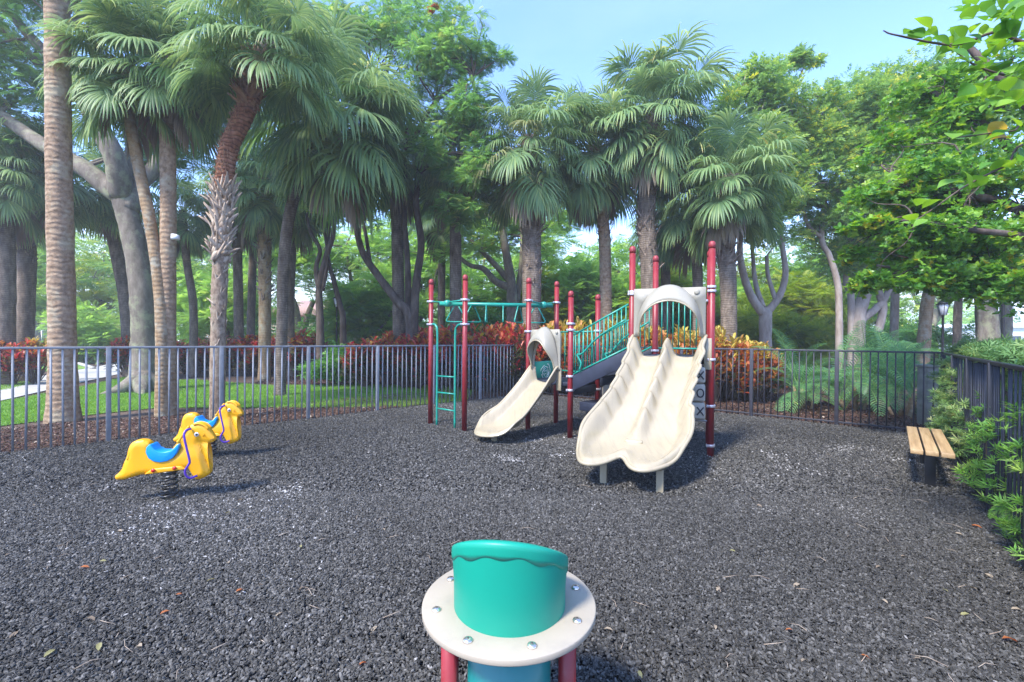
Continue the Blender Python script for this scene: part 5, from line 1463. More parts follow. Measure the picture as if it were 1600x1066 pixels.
for (a, b, dy, rx, ry, rz, n_, r0) in ((1380, 300, 0, .55, .5, .14, 20, .18), (1450, 285, 0, .7, .6, .35, 40, .2), (1540, 270, .2, .8, .7, .55, 60, .24), (1370, 355, -.2, .45, .4, .10, 16, .15), (1450, 360, -.3, .7, .5, .3, 36, .2), (1550, 370, 0, .8, .7, .45, 50, .24),
                                       (1360, 440, 0, .45, .4, .12, 20, .16), (1440, 430, 0, .7, .6, .26, 40, .2), (1540, 440, 0, .8, .6, .30, 46, .22), (1500, 180, .5, .8, .6, .5, 40, .26), (1600, 120, .4, .8, .8, .8, 50, .28), (1480, 130, .6, .7, .5, .4, 20, .22), (1340, 398, .1, .3, .3, .10, 10, .13), (1600, 440, -.4, .6, .6, .4, 26, .2), (1400, 230, .8, .6, .5, .35, 22, .2), (1430, 330, .5, .8, .4, .5, 26, .2), (1400, 390, .6, .7, .4, .35, 22, .18), (1500, 400, .5, .8, .4, .4, 26, .2), (1520, 320, .6, .8, .4, .5, 26, .2), (1420, 160, 1.0, .5, .4, .3, 12, .2)):
    cl += ellipsoid_clumps(g_, f(a, b, dy), (rx, ry, rz), n_, r0, .15)
limbs_to(cl, [f(1500, 300), f(1420, 290), f(1540, 440), f(1450, 425), f(1520, 180, .5), f(1560, 120, -.8), f(1520, 360, -.6), f(1430, 345, -.5), f(1600, 330, .2), f(1620, 440)], g_, .014, mb, 260)
mb.obj('trunk', M['bark_stem'], t, smooth=True)
clump_leaves('crown', cl, 20, .066, M['leaf_bright'], ROSETTE_O, 0, t, .75, .45, 0, seed=51, tone_mu=.55, tone_sd=.22)

# close branch with big leaves, top right
t2 = thing('leafy_branch_tree', 'sapling whose close branch of large light green leaves hangs into the top right corner', 'tree', (3.9, 2.0, 0))
mb = MB()
f = q_(2.5)
stems(mb, [([V3(3.9, 2.0, -.1), V3(3.85, 2.05, 1.5), V3(3.6, 2.15, 2.9), V3(3.3, 2.3, 3.6)], .05, .025),
           ([V3(3.6, 2.15, 2.9), f(1620, 70), f(1560, 50), f(1490, 70), f(1400, 55), f(1380, 48)], .012, .003), ([V3(3.6, 2.15, 2.9), f(1640, 130), f(1580, 120), f(1520, 100), f(1470, 60)], .010, .003),
           ([V3(3.8, 2.1, 2.0), f(1640, 210), f(1580, 205), f(1520, 212), f(1480, 216)], .007, .0025), ([V3(3.8, 2.1, 2.0), f(1640, 230), f(1570, 260), f(1510, 290), f(1460, 325), f(1430, 345)], .008, .0025)], 7)
mb.obj('trunk', M['bark_stem'], t2, smooth=True)
lm = []
BL = [(0,0,0)] + [(.06+.94*k/6 if k < 6 else 1, .36*math.sin(math.pi*(k/6)**.8)*(1 if k < 6 else 0), .06*math.sin(math.pi*k/6)+.05*k/6) for k in range(1, 7)]
BL = [(x, y, z + .10*math.sin(x*2.6) - .22*x*x) for x, y, z in BL]
BIGLEAF = (BL[:7] + [(x, -y, z) for x, y, z in BL[1:6]] + [(k/6, 0, .05*k/6-.02) for k in range(1, 6)], [[0,1,12]] + [[k, k+1, 12+k, 11+k] for k in range(1, 5)] + [[5, 6, 16]] + [[0,12,7]] + [[6+k, 11+k, 12+k, 7+k] for k in range(1, 5)] + [[11, 16, 6]])
for i in range(5):
    V_, F_ = OVAL
    me = leaves_mesh('leaf', np.zeros((1, 3)), np.array([[1., 0, 0]]), np.array([[0, 0, 1.]]), [1.0], np.array([[.35, .5, .62, .8, 1.0][i]]), *BIGLEAF)
    for p in me.polygons: p.use_smooth = True
    me.materials.append(M['leaf_bright']); lm.append(me)
g_ = random.Random(61)
br = bpy.data.objects
def big_leaf(p, ax, nr, s, k):
    o = link('leaf', lm[k], None, t2)
    X = ax.normalized(); Z = (nr - X*nr.dot(X)).normalized(); Y_ = Z.cross(X)
    o.matrix_local = Matrix.Translation(p - t2.location) @ Matrix((X, Y_, Z)).transposed().to_4x4() @ Matrix.Scale(s, 4)
paths = [[(1400,55),(1490,70),(1560,50),(1620,70)], [(1470,60),(1520,100),(1580,120),(1630,130)], [(1500,20),(1560,15),(1620,20)], [(1480,216),(1520,212),(1580,205),(1620,208)], [(1425,350),(1450,330)], [(1500,295),(1540,270),(1600,250)], [(1520,150),(1570,160),(1620,170)]]
cnt = [30, 40, 40, 20, 10, 18, 38]
for pth, c_ in zip(paths, cnt):
    for i in range(c_):
        tt = g_.random()*(len(pth)-1); k = min(int(tt), len(pth)-2); a = lerp(Vector(pth[k]), Vector(pth[k+1]), tt-k)
        p = f(a.x + g_.gauss(0, 7), a.y + g_.gauss(0, 9), g_.gauss(0, .12))
        ax = Vector((g_.gauss(-.4, .8), g_.gauss(-.1, .7), g_.gauss(.1, .5))); nr = Vector((g_.gauss(0, .5), g_.gauss(-.35, .4), 1))
        big_leaf(p, ax, nr, g_.uniform(.06, .125), g_.choice((0, 0, 1, 1, 2, 2, 3)))
big_leaf(f(1568, 190), V3(-.3, 0, -.3), V3(0, -.8, .6), .12, 4)
big_leaf(f(1580, 215), V3(-.6, 0, 0), V3(0, -.6, .8), .11, 4)
big_leaf(f(1585, 120), V3(.1, 0, -1), V3(0, -1, .2), .16, 3)

# ================================================================== CROTONS
def croton_mesh(seed, h, r, n, mu):
    g = np.random.default_rng(seed)
    ang = g.uniform(0, 6.283, n); u = g.random(n)**.7
    # stalk tips: leaves cluster in rosettes
    nt = max(8, n//14)
    ta = g.uniform(0, 6.283, nt); tr_ = r*np.sqrt(g.random(nt)); tz = h*(.35 + .65*g.random(nt)**.6)*(1 - .35*(tr_/r)**2)
    k = g.integers(0, nt, n)
    base = np.stack([tr_[k]*np.cos(ta[k]), tr_[k]*np.sin(ta[k]), tz[k] - .16*u], -1)
    ax = np.stack([np.cos(ang), np.sin(ang), .2 + 1.1*(1-u)], -1)
    nr = np.stack([-np.cos(ang)*.6, -np.sin(ang)*.6, np.ones(n)], -1)
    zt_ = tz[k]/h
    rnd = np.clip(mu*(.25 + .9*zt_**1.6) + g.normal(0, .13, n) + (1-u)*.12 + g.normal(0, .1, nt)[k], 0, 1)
    V_, F_ = OVAL
    V_ = [(x, y*.95, z - .15*x*x) for x, y, z in V_]
    me = leaves_mesh('foliage', base, ax, nr, g.uniform(.12, .21, n), rnd, V_, F_)
    st = MB()
    for i in range(min(nt, 14)):
        st.tube([V3(0, 0, 0), V3(tr_[i]*math.cos(ta[i])*.5, tr_[i]*math.sin(ta[i])*.5, tz[i]*.5), V3(tr_[i]*math.cos(ta[i]), tr_[i]*math.sin(ta[i]), tz[i])], [.018, .013, .008], 5, cap=False)
    return me, st.mesh('stems')
cvar = {}
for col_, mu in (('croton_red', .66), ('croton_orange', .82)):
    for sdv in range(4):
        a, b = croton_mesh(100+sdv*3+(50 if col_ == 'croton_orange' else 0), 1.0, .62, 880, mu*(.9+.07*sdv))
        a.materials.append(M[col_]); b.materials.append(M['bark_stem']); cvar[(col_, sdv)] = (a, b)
def croton(x, y, h, w, col_, label, group, sdv, z0=0):
    t = thing('croton_bush', label, 'bush', (x, y, z0), random.uniform(0, 6.28), group)
    t.scale = (w, w, h)
    link('foliage', cvar[(col_, sdv)][0], None, t, 'stuff'); link('stems', cvar[(col_, sdv)][1], None, t)
gc = random.Random(8)
MARKS = [(2, 'at the left edge of the photo'), (24, 'between the two dark trunks at the left edge'), (48, 'right of the second dark trunk from the left edge'), (62, 'left of the stout grey trunk'),
         (192, 'left of the foot of the forked grey tree'), (206, 'touching the foot of the forked grey tree'), (284, 'right of the straight grey palm'), (311, 'left of the white-collared palm'), (338, 'behind the white-collared palm'), (365, 'right of the white-collared palm'),
         (392, 'left of the booted trunk'), (419, 'at the foot of the booted trunk'), (446, 'at the foot of the dark palms'), (473, 'right end of the left croton group'),
         (575, 'at the left end of the long bed'), (602, 'left of the multi-stemmed tree'), (629, 'at the foot of the multi-stemmed tree'), (656, 'just left of the ladder'), (683, 'behind the ladder'), (710, 'between the ladder and its right post'),
         (737, 'right of the ladder posts'), (764, 'under the middle of the climbing bar'), (791, 'under the right half of the climbing bar'), (818, 'left of the small hood post'), (845, 'behind the small slide hood'),
         (862, 'behind the right post of the small hood'), (888, 'at the foot of the ramp'), (914, 'behind the lower ramp railing'), (940, 'behind the middle of the ramp'), (966, 'behind the upper ramp railing'), (992, 'behind the left post of the high deck'),
         (1018, 'seen through the left of the large arch'), (1044, 'seen through the middle of the large arch'), (1070, 'seen through the right of the large arch'), (1096, 'behind the tall red post'), (1122, 'just right of the tall red post'),
         (1135, 'at the foot of the ragged dark palm'), (1160, 'right of the ragged dark palm'), (1184, 'left of the V-forked tree'), (1206, 'right of the V-forked tree')]
ROWN = ['front row', 'second row', 'back row']
def row(pxs, Y0, Y1, tops, col_, label, group, depth=2, wid=1.0):
    n_ = len(pxs)
    base_label = label
    for i, px in enumerate(pxs):
        for d_ in range(depth):
            Y = lerp(Y0, Y1, i/max(1, n_-1)) + d_*.9 + gc.uniform(-.2, .2)
            mk_ = min(MARKS, key=lambda m: abs(m[0]-px))[1]
            label = base_label + (' in the ' + ROWN[d_] if depth > 1 else '') + ' ' + mk_
            top = zat(px, lerp(tops[0], tops[1], i/max(1, n_-1)) + gc.uniform(-5, 5) - d_*2, V3(0, Y, 0))
            p = P(px + gc.uniform(-6, 6) + d_*11, 530, Y)
            croton(p.x, p.y, max(.6, top*.93), wid*gc.uniform(.9, 1.2), col_, label, group, gc.randint(0, 3))
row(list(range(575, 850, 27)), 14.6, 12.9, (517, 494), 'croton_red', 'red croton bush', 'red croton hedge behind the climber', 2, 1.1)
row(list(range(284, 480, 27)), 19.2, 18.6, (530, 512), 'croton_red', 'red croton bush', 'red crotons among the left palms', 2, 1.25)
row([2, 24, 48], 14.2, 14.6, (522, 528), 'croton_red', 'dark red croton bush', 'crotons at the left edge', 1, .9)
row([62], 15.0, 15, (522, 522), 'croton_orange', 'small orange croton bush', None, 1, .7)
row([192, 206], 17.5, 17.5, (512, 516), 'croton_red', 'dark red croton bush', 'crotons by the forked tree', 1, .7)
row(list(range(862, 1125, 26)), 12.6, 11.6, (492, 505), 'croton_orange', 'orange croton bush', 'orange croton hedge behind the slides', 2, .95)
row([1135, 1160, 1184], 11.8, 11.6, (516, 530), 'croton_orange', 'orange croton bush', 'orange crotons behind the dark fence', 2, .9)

# green shrubs
def shrub(label, p, rad, n_, per, size, mat, tpl, seed, group=None, flat=.7, r0=.3, mu=.45, hang=0):
    t = thing('shrub', label, 'bush', (p.x, p.y, 0), 0, group)
    g = random.Random(seed)
    c = V3(p.x, p.y, rad[2]*1.0)
    cl = [k for k in ellipsoid_clumps(g, c, rad, n_, r0, .35) if k[2] > .1]
    clump_leaves('foliage', cl, per, size, M[mat], tpl, 0, t, flat, .7, hang, seed=seed, tone_mu=mu)
    mb = MB(); limbs_to(cl, [V3(p.x, p.y, 0)], g, .03, mb, 14); mb.obj('stems', M['bark_stem'], t, smooth=True)
    return t
shrub('dark green round shrub behind the left fence, right of the red crotons', P(532, 590, 15.0), (1.15, .7, .62), 46, 90, .16, 'leaf_shrub', SPRAY, 71, r0=.25)
shrub('yellow-green feathery shrub behind the V-forked tree', P(1245, 520, 18.5), (1.9, 1.2, 1.5), 46, 60, .36, 'leaf_lime', FEATHER, 72, r0=.5)
shrub('tall yellow-green shrub left of the V-forked tree', P(1165, 520, 19.5), (1.4, 1.2, 2.0), 40, 60, .36, 'leaf_lime', FEATHER, 73, r0=.5)
shrub('bright green shrub between the forked tree and the stout grey trunk', P(135, 540, 26), (1.9, 1.4, 1.7), 40, 60, .5, 'leaf_fern_far', FEATHER, 74, r0=.6)
shrub('low pale green hedge shrub along the far road on the left', P(150, 545, 42), (6.0, .8, .8), 60, 60, .4, 'leaf_hedge', SPRAY, 75, r0=.7)
shrub('green shrub in front of the pink house', P(510, 530, 27), (1.8, 1.2, 1.1), 30, 60, .3, 'leaf_shrub', SPRAY, 76, r0=.5)
shrub('dark green shrub under the leaning dark palm', P(180, 545, 27), (2.6, 1.2, .9), 40, 60, .32, 'leaf_shrub', SPRAY, 77, r0=.5)
shrub('dark green shrub at the far end of the climbing bar', P(745, 500, 19.5), (1.8, 1.0, 1.35), 40, 70, .3, 'leaf_shrub', SPRAY, 78, r0=.5)
shrub('dark shrub under the trees behind the right lamp post', P(1420, 520, 22), (3.2, 1.0, 1.3), 50, 70, .34, 'leaf_shrub', SPRAY, 79, r0=.6)

# ================================================================== FEATHER PALMS (right, behind the dark fence)
def pinnate_mesh(seed, elev, L_=1.5, n=30, droop=.10):
    g = random.Random(seed); mb = MB()
    d = Vector((math.cos(elev), 0, math.sin(elev))); p = Vector((0, 0, 0)); pts = [p.copy()]; ds = [d.copy()]
    for i in range(n):
        d = (d + Vector((0, 0, -droop*(.3+1.2*i/n)))).normalized(); p = p + d*L_/n; pts.append(p.copy()); ds.append(d.copy())
    mb.tube(pts[::3], [lerp(.012, .003, i/max(1, len(pts[::3])-1)) for i in range(len(pts[::3]))], 4, cap=False, a=.7)
    for i in range(5, n+1):
        t = i/n; ll = .36*math.sin(math.pi*min(1, .18+.80*t))**.6*L_/1.5
        up = ds[i].cross(V3(0, 1, 0)); up = -up if up.z < 0 else up
        for s in (-1, 1):
            dr = (V3(0, s, 0)*.9 + ds[i]*.55 + up*.25).normalized()
            w = .0115*L_/1.5
            a = pts[i]; b = a + dr*ll*.5; c = b + (dr+V3(0,0,-.55)).normalized()*ll*.5
            sd2 = (ds[i] - dr*ds[i].dot(dr)).normalized()
            tone = .42 + g.gauss(0, .12)
            mb.add([a-sd2*w*.5, a+sd2*w*.5, b+sd2*w, b-sd2*w, c], [[0,1,2,3],[3,2,4]], max(.01, tone))
    return mb.mesh('frond')
PF = {(e, s_): pinnate_mesh(e+s_*13, R(e), 1.5, droop=.065 if s_ else .085) for e in (80, 62, 45, 28, 8) for s_ in (0, 1)}
for me in PF.values(): me.materials.append(M['leaf_areca'])
def feather_palm(label, p, s, n_, seed, group='feather palms behind the dark fence', stems_=6):
    t = thing('feather_palm', label, 'palm', (p.x, p.y, 0), 0, group)
    g = random.Random(seed)
    mb = MB(); heads = []
    for k in range(stems_):
        a = g.uniform(0, 6.28); r_ = g.uniform(.05, .35)*s; h = g.uniform(.15, .75)*s
        heads.append(V3(r_*math.cos(a), r_*math.sin(a), h)); mb.tube([V3(r_*.6*math.cos(a), r_*.6*math.sin(a), -.05), heads[-1]], [.035, .028], 7)
    mb.obj('stem', M['bark_palm_warm'], t, smooth=True, world=False)
    for i in range(n_):
        h = heads[i % len(heads)]; e = g.choice((80, 62, 62, 45, 45, 28, 28, 8))
        o = link('frond', PF[(e, g.randint(0, 1))], None, t)
        o.location = h; o.rotation_euler = (g.uniform(-.15, .15), g.uniform(-.1, .1), g.uniform(0, 6.28))
        o.scale = (s*g.uniform(.75, 1.1),)*3
    return t
feather_palm('feather palm clump behind the dark fence, beside the orange crotons', P(1262, 560, 10.6), 1.0, 22, 81)
feather_palm('largest feather palm clump, in the middle behind the dark fence', P(1335, 560, 10.4), 1.12, 28, 82)
feather_palm('feather palm clump by the pale concrete post in the fence corner', P(1412, 560, 9.6), 1.0, 26, 83)
feather_palm('feather palm clump behind the largest one', P(1370, 530, 12.5), 1.25, 26, 84)
feather_palm('small feather palm behind the right fence, near the corner', P(1462, 530, 10.2), .8, 14, 85)

pc = P(1450, 560, 8.6)
cp = thing('concrete_post', 'short pale concrete post just outside the fence corner', 'post', (pc.x, pc.y, 0))
MB().box((0, 0, .56), (.22, .22, 1.12)).obj('shaft', M['concrete_dark'], cp, bevel=.01, world=False)
MB().box((0, 0, 1.14), (.26, .26, .05)).obj('cap', M['concrete_dark'], cp, bevel=.01, world=False)

# ================================================================== HEDGE ALONG THE RIGHT FENCE
hedge = thing('hedge', 'clipped narrow-leaved hedge growing through the right fence', 'hedge', tuple(RC))
hn = Vector((-rd.y, rd.x, 0)); hn = hn if hn.x > 0 else -hn         # outwards
g_ = random.Random(91); cl = []
for i in range(560):
    s = g_.uniform(-.5, 7.4); w = g_.uniform(.34, 1.1); z = g_.uniform(.05, 1.46)
    p = RC + rd*s + hn*w; cl.append((p.x, p.y, z, .16))
for i in range(230):
    s = g_.uniform(-.5, 7.4); p = RC + rd*s + hn*g_.uniform(.1, 1.0); cl.append((p.x, p.y, g_.uniform(1.40, 1.56), .12))
clump_leaves('foliage', cl, 16, .10, M['leaf_hedge'], WHORL, 0, hedge, .8, .6, seed=91, tone_mu=.40)
# bunches that push through the pickets
cl = []
for i in range(85):
    s = g_.uniform(.1, 1.9); p = RC + rd*s - hn*g_.uniform(-.10, .14); cl.append((p.x, p.y, g_.uniform(.1, 1.28), .09))
for i in range(14):
    s = g_.uniform(2.0, 3.3); p = RC + rd*s - hn*g_.uniform(0, .14); cl.append((p.x, p.y, g_.uniform(.15, .9), .08))
clump_leaves('foliage', cl, 9, .085, M['leaf_hedge'], WHORL, 0, hedge, .8, .6, seed=92, tone_mu=.55)
cl = []
for i in range(46):
    s = g_.uniform(3.3, 5.9); p = RC + rd*s - hn*g_.uniform(-.05, .10); cl.append((p.x, p.y, g_.uniform(.12, 1.15), .08))
clump_leaves('foliage', cl, 6, .095, M['leaf_sprig'], WHORL, 0, hedge, .8, .8, seed=93, tone_mu=.5)
mb = MB()
for i in range(26):
    p = RC + rd*(i*.29) + hn*.45; mb.tube([p, p+V3(random.uniform(-.05,.05), random.uniform(-.05,.05), .7), p+V3(random.uniform(-.15,.15), random.uniform(-.15,.15), 1.3)], [.022,.016,.008], 6)
mb.obj('stems', M['bark_stem'], hedge, smooth=True)
# drooping fern-like frond in the lower right
ff = thing('fern', 'yellow-green fern frond arching out under the right fence', 'fern', tuple(RC + rd*5.15 + hn*.1))
for k, (az, s_) in enumerate(((R(200), .26), (R(168), .2))):
    o = link('frond', PF[(28, k % 2)].copy(), None, ff); o.data.materials.clear(); o.data.materials.append(M['leaf_sprig'])
    o.location = (0, 0, .30); o.rotation_euler = (0, .25, az); o.scale = (s_,)*3

# ================================================================== FAR THINGS
def far_tree(label, px, Y, h, rx, seed, mat='leaf_fern_far', bark='bark_tree', size=.55, tpl=FEATHER, per=46, n_=44, low=.35, group='trees beyond the playground'):
    p = P(px, 530, Y); p.z = 0
    g = random.Random(seed)
    b0 = V3(p.x, p.y, -.1)
    k1 = V3(p.x+g.uniform(-.4, .4), p.y, h*.28); 
    sl = [([b0, k1, V3(p.x+g.uniform(-.8, .8), p.y, h*.6)], h*.028, h*.015)]
    for i in range(3):
        a = g.uniform(0, 6.28); sl.append(([k1, V3(p.x+math.cos(a)*rx*.4, p.y+math.sin(a)*rx*.3, h*.45), V3(p.x+math.cos(a)*rx*.7, p.y+math.sin(a)*rx*.5, h*.7)], h*.016, h*.007))
    zc = h*(low+1)/2
    return leafy('broadleaf_tree', label, p, sl, [(V3(p.x, p.y, zc), (rx, rx*.7, h*(1-low)/2), n_, h*.10)], per, size, mat, tpl, bark, seed, h*.006, nl=14, group=group, flat=.45, hang=.1)
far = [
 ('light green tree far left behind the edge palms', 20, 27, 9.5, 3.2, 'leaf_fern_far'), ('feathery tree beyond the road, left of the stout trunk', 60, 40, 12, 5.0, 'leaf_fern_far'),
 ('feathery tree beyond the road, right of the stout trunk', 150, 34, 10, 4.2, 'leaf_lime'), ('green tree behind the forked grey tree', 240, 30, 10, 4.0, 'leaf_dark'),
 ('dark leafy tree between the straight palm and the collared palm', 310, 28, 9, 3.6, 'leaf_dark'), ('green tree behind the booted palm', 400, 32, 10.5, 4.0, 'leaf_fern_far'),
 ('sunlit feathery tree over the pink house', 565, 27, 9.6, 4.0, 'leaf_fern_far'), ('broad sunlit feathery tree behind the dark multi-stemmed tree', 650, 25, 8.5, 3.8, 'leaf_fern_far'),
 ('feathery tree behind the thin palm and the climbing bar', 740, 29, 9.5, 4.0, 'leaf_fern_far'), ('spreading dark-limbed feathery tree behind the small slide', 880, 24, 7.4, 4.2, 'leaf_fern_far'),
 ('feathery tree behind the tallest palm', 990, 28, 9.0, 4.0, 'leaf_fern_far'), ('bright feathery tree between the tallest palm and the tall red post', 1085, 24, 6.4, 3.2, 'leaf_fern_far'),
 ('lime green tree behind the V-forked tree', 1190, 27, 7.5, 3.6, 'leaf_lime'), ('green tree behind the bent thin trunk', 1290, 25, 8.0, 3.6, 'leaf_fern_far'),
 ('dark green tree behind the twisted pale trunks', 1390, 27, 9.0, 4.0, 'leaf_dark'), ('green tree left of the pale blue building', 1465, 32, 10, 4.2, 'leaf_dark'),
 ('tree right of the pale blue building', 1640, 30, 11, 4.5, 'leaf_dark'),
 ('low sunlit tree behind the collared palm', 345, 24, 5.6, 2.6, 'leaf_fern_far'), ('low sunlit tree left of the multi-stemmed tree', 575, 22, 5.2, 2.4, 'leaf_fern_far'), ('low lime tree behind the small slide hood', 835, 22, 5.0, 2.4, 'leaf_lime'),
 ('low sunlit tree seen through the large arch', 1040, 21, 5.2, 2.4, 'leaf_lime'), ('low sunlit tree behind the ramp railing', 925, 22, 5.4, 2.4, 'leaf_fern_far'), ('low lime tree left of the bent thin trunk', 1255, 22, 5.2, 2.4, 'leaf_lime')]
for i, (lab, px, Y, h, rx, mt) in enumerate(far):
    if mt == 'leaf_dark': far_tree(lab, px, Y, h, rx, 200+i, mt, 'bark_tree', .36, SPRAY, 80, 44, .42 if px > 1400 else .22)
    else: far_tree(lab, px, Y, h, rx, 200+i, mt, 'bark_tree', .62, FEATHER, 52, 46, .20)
# undergrowth band that closes the view between the trunks
cl = []
g_ = random.Random(95)
for i in range(260):
    px = g_.uniform(220, 1330); Y = g_.uniform(24, 34); p = P(px, 530, Y); cl.append((p.x, p.y, g_.uniform(.2, 2.4), .75))
clump_leaves('undergrowth', cl, 40, .42, M['leaf_shrub'], SPRAY, 0, None, .8, .6, seed=95, tone_mu=.6)
cl = []
for i in range(160):
    px = g_.uniform(-60, 1700); Y = g_.uniform(58, 75); p = P(px, 530, Y); cl.append((p.x, p.y, g_.uniform(.5, 6.0), 2.2))
clump_leaves('far_woods', cl, 50, 1.3, M['leaf_fern_far'], SPRAY, 0, None, .8, .6, seed=96, tone_mu=.5)

# houses
def house(label, c, w, d, h, rz, wall, roof, rh, wins, name='house'):
    t = thing(name, label, 'house', tuple(c), rz)
    MB().box((0, 0, h/2), (w, d, h)).obj('wall', wall, t, world=False)
    o = .4
    MB().add([(-w/2-o, -d/2-o, h), (w/2+o, -d/2-o, h), (w/2+o, d/2+o, h), (-w/2-o, d/2+o, h), (-w/4, 0, h+rh), (w/4, 0, h+rh)], [[0,1,5,4],[1,2,5],[2,3,4,5],[3,0,4],[3,2,1,0]]).obj('roof', roof, t, world=False)
    for (x, z, ww, wh) in wins:
        fo = MB().box((x, -d/2-.03, z), (ww+.16, .07, wh+.16)).obj('window', M['white'], t, world=False)
        MB().box((x, -d/2-.055, z), (ww, .05, wh)).obj('pane', M['glass'], fo, world=False)
    return t
house('pale pink house glimpsed between the trunks left of the dark multi-stemmed tree', P(508, 530, 44).xy.to_3d(), 9, 7, 3.6, .1, M['stucco'], M['rooftile'], 1.6, [(-2.5, 1.8, 1.4, 1.3), (2.2, 1.8, 1.4, 1.3)])
house('brown-roofed house far behind the stout grey trunk on the left', P(70, 530, 60).xy.to_3d(), 14, 9, 2.9, .15, M['stucco'], M['rooftile'], 2.2, [(-4, 1.6, 1.6, 1.3), (0, 1.6, 1.6, 1.3), (4, 1.6, 1.6, 1.3)])
house('pale blue building with small dark windows beyond the right trees', P(1555, 530, 58).xy.to_3d(), 17, 9, 3.4, -.35, M['stuccob'], M['stuccob'], .7, [(x, 1.9, 1.1, 1.0) for x in (-7, -5.3, -3.6, -.5, 2.6, 5.2)], 'low_building')
fl2 = poly_sheet('far_lawn', [P(1440, 530, 24).xy.to_3d(), P(1750, 530, 24).xy.to_3d(), P(1800, 530, 56).xy.to_3d(), P(1430, 530, 56).xy.to_3d()], .002, M['farlawn'])
fence('metal_fence', 'distant low dark railing in front of the pale blue building', [P(1478, 530, 34).xy.to_3d(), P(1680, 530, 34).xy.to_3d()], M['fence_d'], 1.2, .14, 16, .012, .06, True)

# cars
def car(label, c, rz, paint, seed=0):
    t = thing('parked_car', label, 'car', tuple(c), rz)
    body = [(-2.2, .35), (-2.25, .75), (-1.9, .95), (-1.2, 1.02), (-.7, 1.42), (.9, 1.45), (1.55, 1.05), (2.15, .95), (2.25, .6), (2.2, .35)]
    MB().prism(body, -.88, .88).obj('body', paint, t, bevel=.08, world=False, seg=3)
    MB().prism([(-1.12, 1.03), (-.68, 1.36), (.84, 1.38), (1.38, 1.05)], -.895, .895).obj('side_window', M['glass'], t, world=False)
    for x in (-1.4, 1.4):
        for y in (-.82, .82):
            w = MB().lathe([(.33, -.1), (.33, .1)], (0, 0, 0), 20, M=Matrix.Rotation(R(90), 3, 'X')).obj('wheel', M['tyre'], t, world=False); w.location = (x, y, .33)
            MB().lathe([(.2, -.11), (.2, .11)], (0, 0, 0), 14, M=Matrix.Rotation(R(90), 3, 'X')).obj('rim', M['clamp'], w, world=False)
    for y in (-.6, .6):
        MB().box((2.2, y, .72), (.12, .3, .14)).obj('headlight', M['lampglass'], t, bevel=.02, world=False)
    return t
car('white parked car glimpsed above the fence left of the dark multi-stemmed tree', P(548, 530, 31).xy.to_3d(), .2, M['carwhite'])
car('grey parked car next to the white one, behind the black lamp post', P(517, 530, 35).xy.to_3d(), .5, M['cargrey'])
car('parked car with a white roof between the straight palm and the collared palm', P(300, 530, 27).xy.to_3d(), .1, M['carwhite'])

# lamp posts
def lamp(label, px, Y, h):
    p = P(px, 530, Y)
    t = thing('street_lamp', label, 'lamp post', (p.x, p.y, 0))
    MB().lathe([(.10, 0), (.10, .25), (.055, .4), (.04, .6), (.035, h-.45), (.05, h-.42)], (0, 0, 0), 14).obj('pole', M['iron'], t, smooth=True, world=False)
    o = MB().lathe([(.09, h-.42), (.16, h-.05), (.15, h-.04)], (0, 0, 0), 6).obj('lantern', M['lampglass'], t, world=False)
    for k in range(6):
        a = k*math.pi/3
        MB().tube([V3(.092*math.cos(a), .092*math.sin(a), h-.42), V3(.163*math.cos(a), .163*math.sin(a), h-.05)], .009, 5).obj('frame_bar', M['iron'], o, world=False)
    MB().lathe([(.19, h-.05), (.10, h+.05), (.03, h+.10), (.012, h+.17)], (0, 0, 0), 12).obj('lantern_cap', M['iron'], t, world=False)
lamp('black lamp post with a glass lantern among the trees on the right', 1473, 15.5, 2.95)
lamp('black lamp post with a lantern between the thin trees on the left', 526, 20, 3.4)
lamp('plain black lamp post nearest the right edge', 1567, 13, 5.0)

# small floodlight on the straight palm
fp_ = P(274, 370, 8.9)
fb = thing('floodlight', 'small white floodlight on the straight grey palm trunk', 'floodlight', tuple(fp_))
MB().lathe([(.02, .05), (.07, .03), (.08, -.04), (.06, -.06)], (0, 0, 0), 14).obj('housing', M['white'], fb, smooth=True, world=False)
MB().tube([V3(-.12, .05, .06), V3(-.04, .02, .05), V3(0, 0, .04)], .012, 6).obj('arm', M['white'], fb, world=False)

# ================================================================== FALLEN LEAVES
lf = []
for mt, tone in (('fan_yellow', .9), ('croton_orange', .62), ('fan_dead', .8), ('fan_dead', .4)):
    V_, F_ = OVAL
    me = leaves_mesh('fallen', np.zeros((1, 3)), np.array([[1., 0, 0]]), np.array([[0, 0, 1.]]), [1.0], np.array([tone]), [(x, y*.95, z + .12*math.sin(x*3)) for x, y, z in V_], F_)
    me.materials.append(M[mt]); lf.append(me)
g_ = random.Random(77)
def fallen(px, py, s, k, label=None):
    p = G(px, py, .022)
    o = link('fallen_leaf', lf[k], None, None); o.location = (p.x, p.y, hm(p.x, p.y) + .018)
    o.rotation_euler = (g_.uniform(-.4, .4), g_.uniform(-.3, .3), g_.uniform(0, 6.28)); o.scale = (s,)*3
    tag(o, label or 'small dry leaf lying on the black rubber mulch', 'leaf', None if label else 'dry leaves scattered on the rubber mulch')
fallen(68, 1028, .055, 0, 'bright yellow leaf on the mulch at the lower left'); fallen(1590, 1003, .075, 1, 'orange leaf on the mulch at the lower right edge')
fallen(368, 925, .05, 1, 'light orange leaf on the mulch left of the white disk'); fallen(1517, 822, .07, 1, 'reddish leaf on the mulch below the right fence')
fallen(87, 857, .06, 2, 'tan leaf on the mulch below the nearer yellow horse')
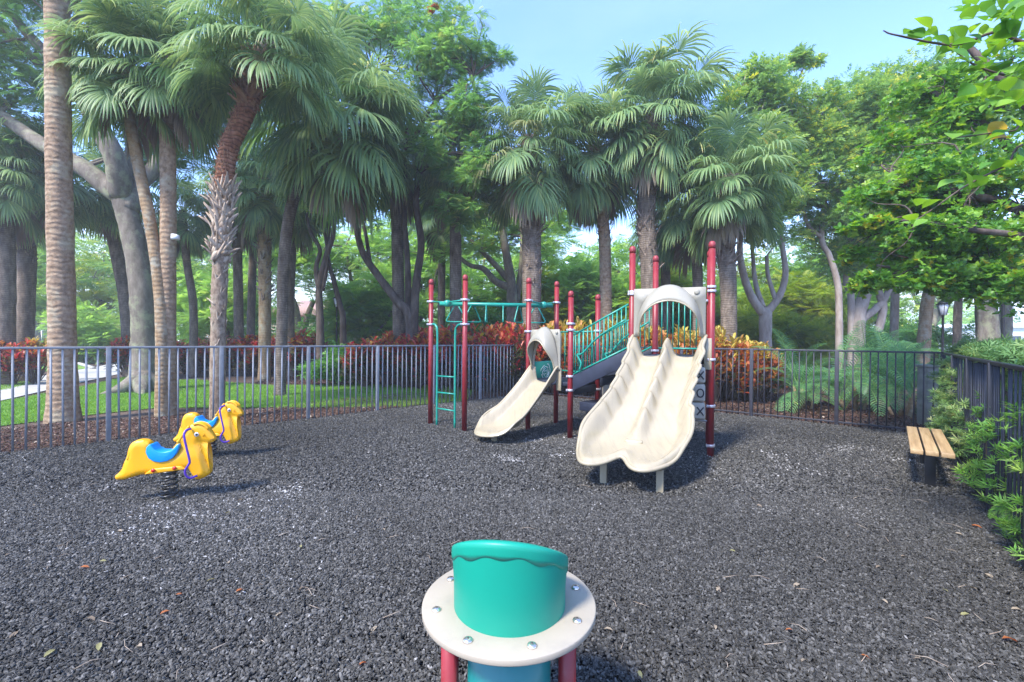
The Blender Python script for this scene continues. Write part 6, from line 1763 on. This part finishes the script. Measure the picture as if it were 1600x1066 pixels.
for (a, b) in ((138, 888), (168, 878), (275, 928), (480, 920), (400, 910), (248, 957), (152, 1020), (145, 972), (470, 858), (50, 790), (190, 833), (350, 805), (376, 780), (10, 869), (320, 912), (356, 880), (222, 1010), (30, 985), (440, 955),
               (1250, 913), (1470, 923), (1380, 885), (1225, 982), (1255, 1034), (1515, 959), (1510, 919), (1185, 787), (1330, 838), (1445, 1030), (1540, 897), (1580, 956), (1345, 1023), (1118, 980), (1390, 943), (1122, 918), (1490, 835), (1415, 870), (590, 980), (560, 1040), (1000, 1050), (960, 990), (1040, 890), (600, 830), (1140, 860)):
    fallen(a + g_.uniform(-3, 3), b + g_.uniform(-3, 3), g_.uniform(.035, .058), g_.choice((0, 1, 2, 2, 3)))
# twigs
mb = MB()
for i in range(90):
    p = G(g_.uniform(0, 1600), g_.uniform(700, 1060)); 
    if not in_poly(np.array([p.x]), np.array([p.y]), PG)[0]: continue
    a = g_.uniform(0, 6.28); L_ = g_.uniform(.04, .16)
    z = hm(p.x, p.y) + .018
    mb.tube([V3(p.x, p.y, z), V3(p.x+math.cos(a)*L_*.5, p.y+math.sin(a)*L_*.5, z+.008), V3(p.x+math.cos(a+.2)*L_, p.y+math.sin(a+.2)*L_, z)], [.0018, .0015, .0008], 4)
mb.obj('twig_litter', M['boot_white'], None, kind='stuff')
tris = sum(len(o.data.loops) - 2*len(o.data.polygons) for o in {o.data.name: o for o in bpy.data.objects if o.type == 'MESH'}.values())
print('TRIS', tris, 'OBJECTS', len(bpy.data.objects))
# ================================================================== HAZE
hz = MB().box((0, 150, 9.0), (1240, 1240, 20.0)).obj('veil_haze', None, None)  # scattering volume added to lift dark foliage, in place of lens glare
hm_ = bpy.data.materials.new('glare veil'); hm_.use_nodes = True
hn_ = hm_.node_tree.nodes; hn_.clear()
ho_ = hn_.new('ShaderNodeOutputMaterial'); hv_ = hn_.new('ShaderNodeVolumePrincipled')
hv_.inputs['Color'].default_value = (0.93, 0.96, 1.0, 1)
hv_.inputs['Density'].default_value = 0.0028
hv_.inputs['Anisotropy'].default_value = 0.2
hm_.node_tree.links.new(hv_.outputs[0], ho_.inputs['Volume'])
hz.data.materials.append(hm_); hz['kind'] = 'stuff'
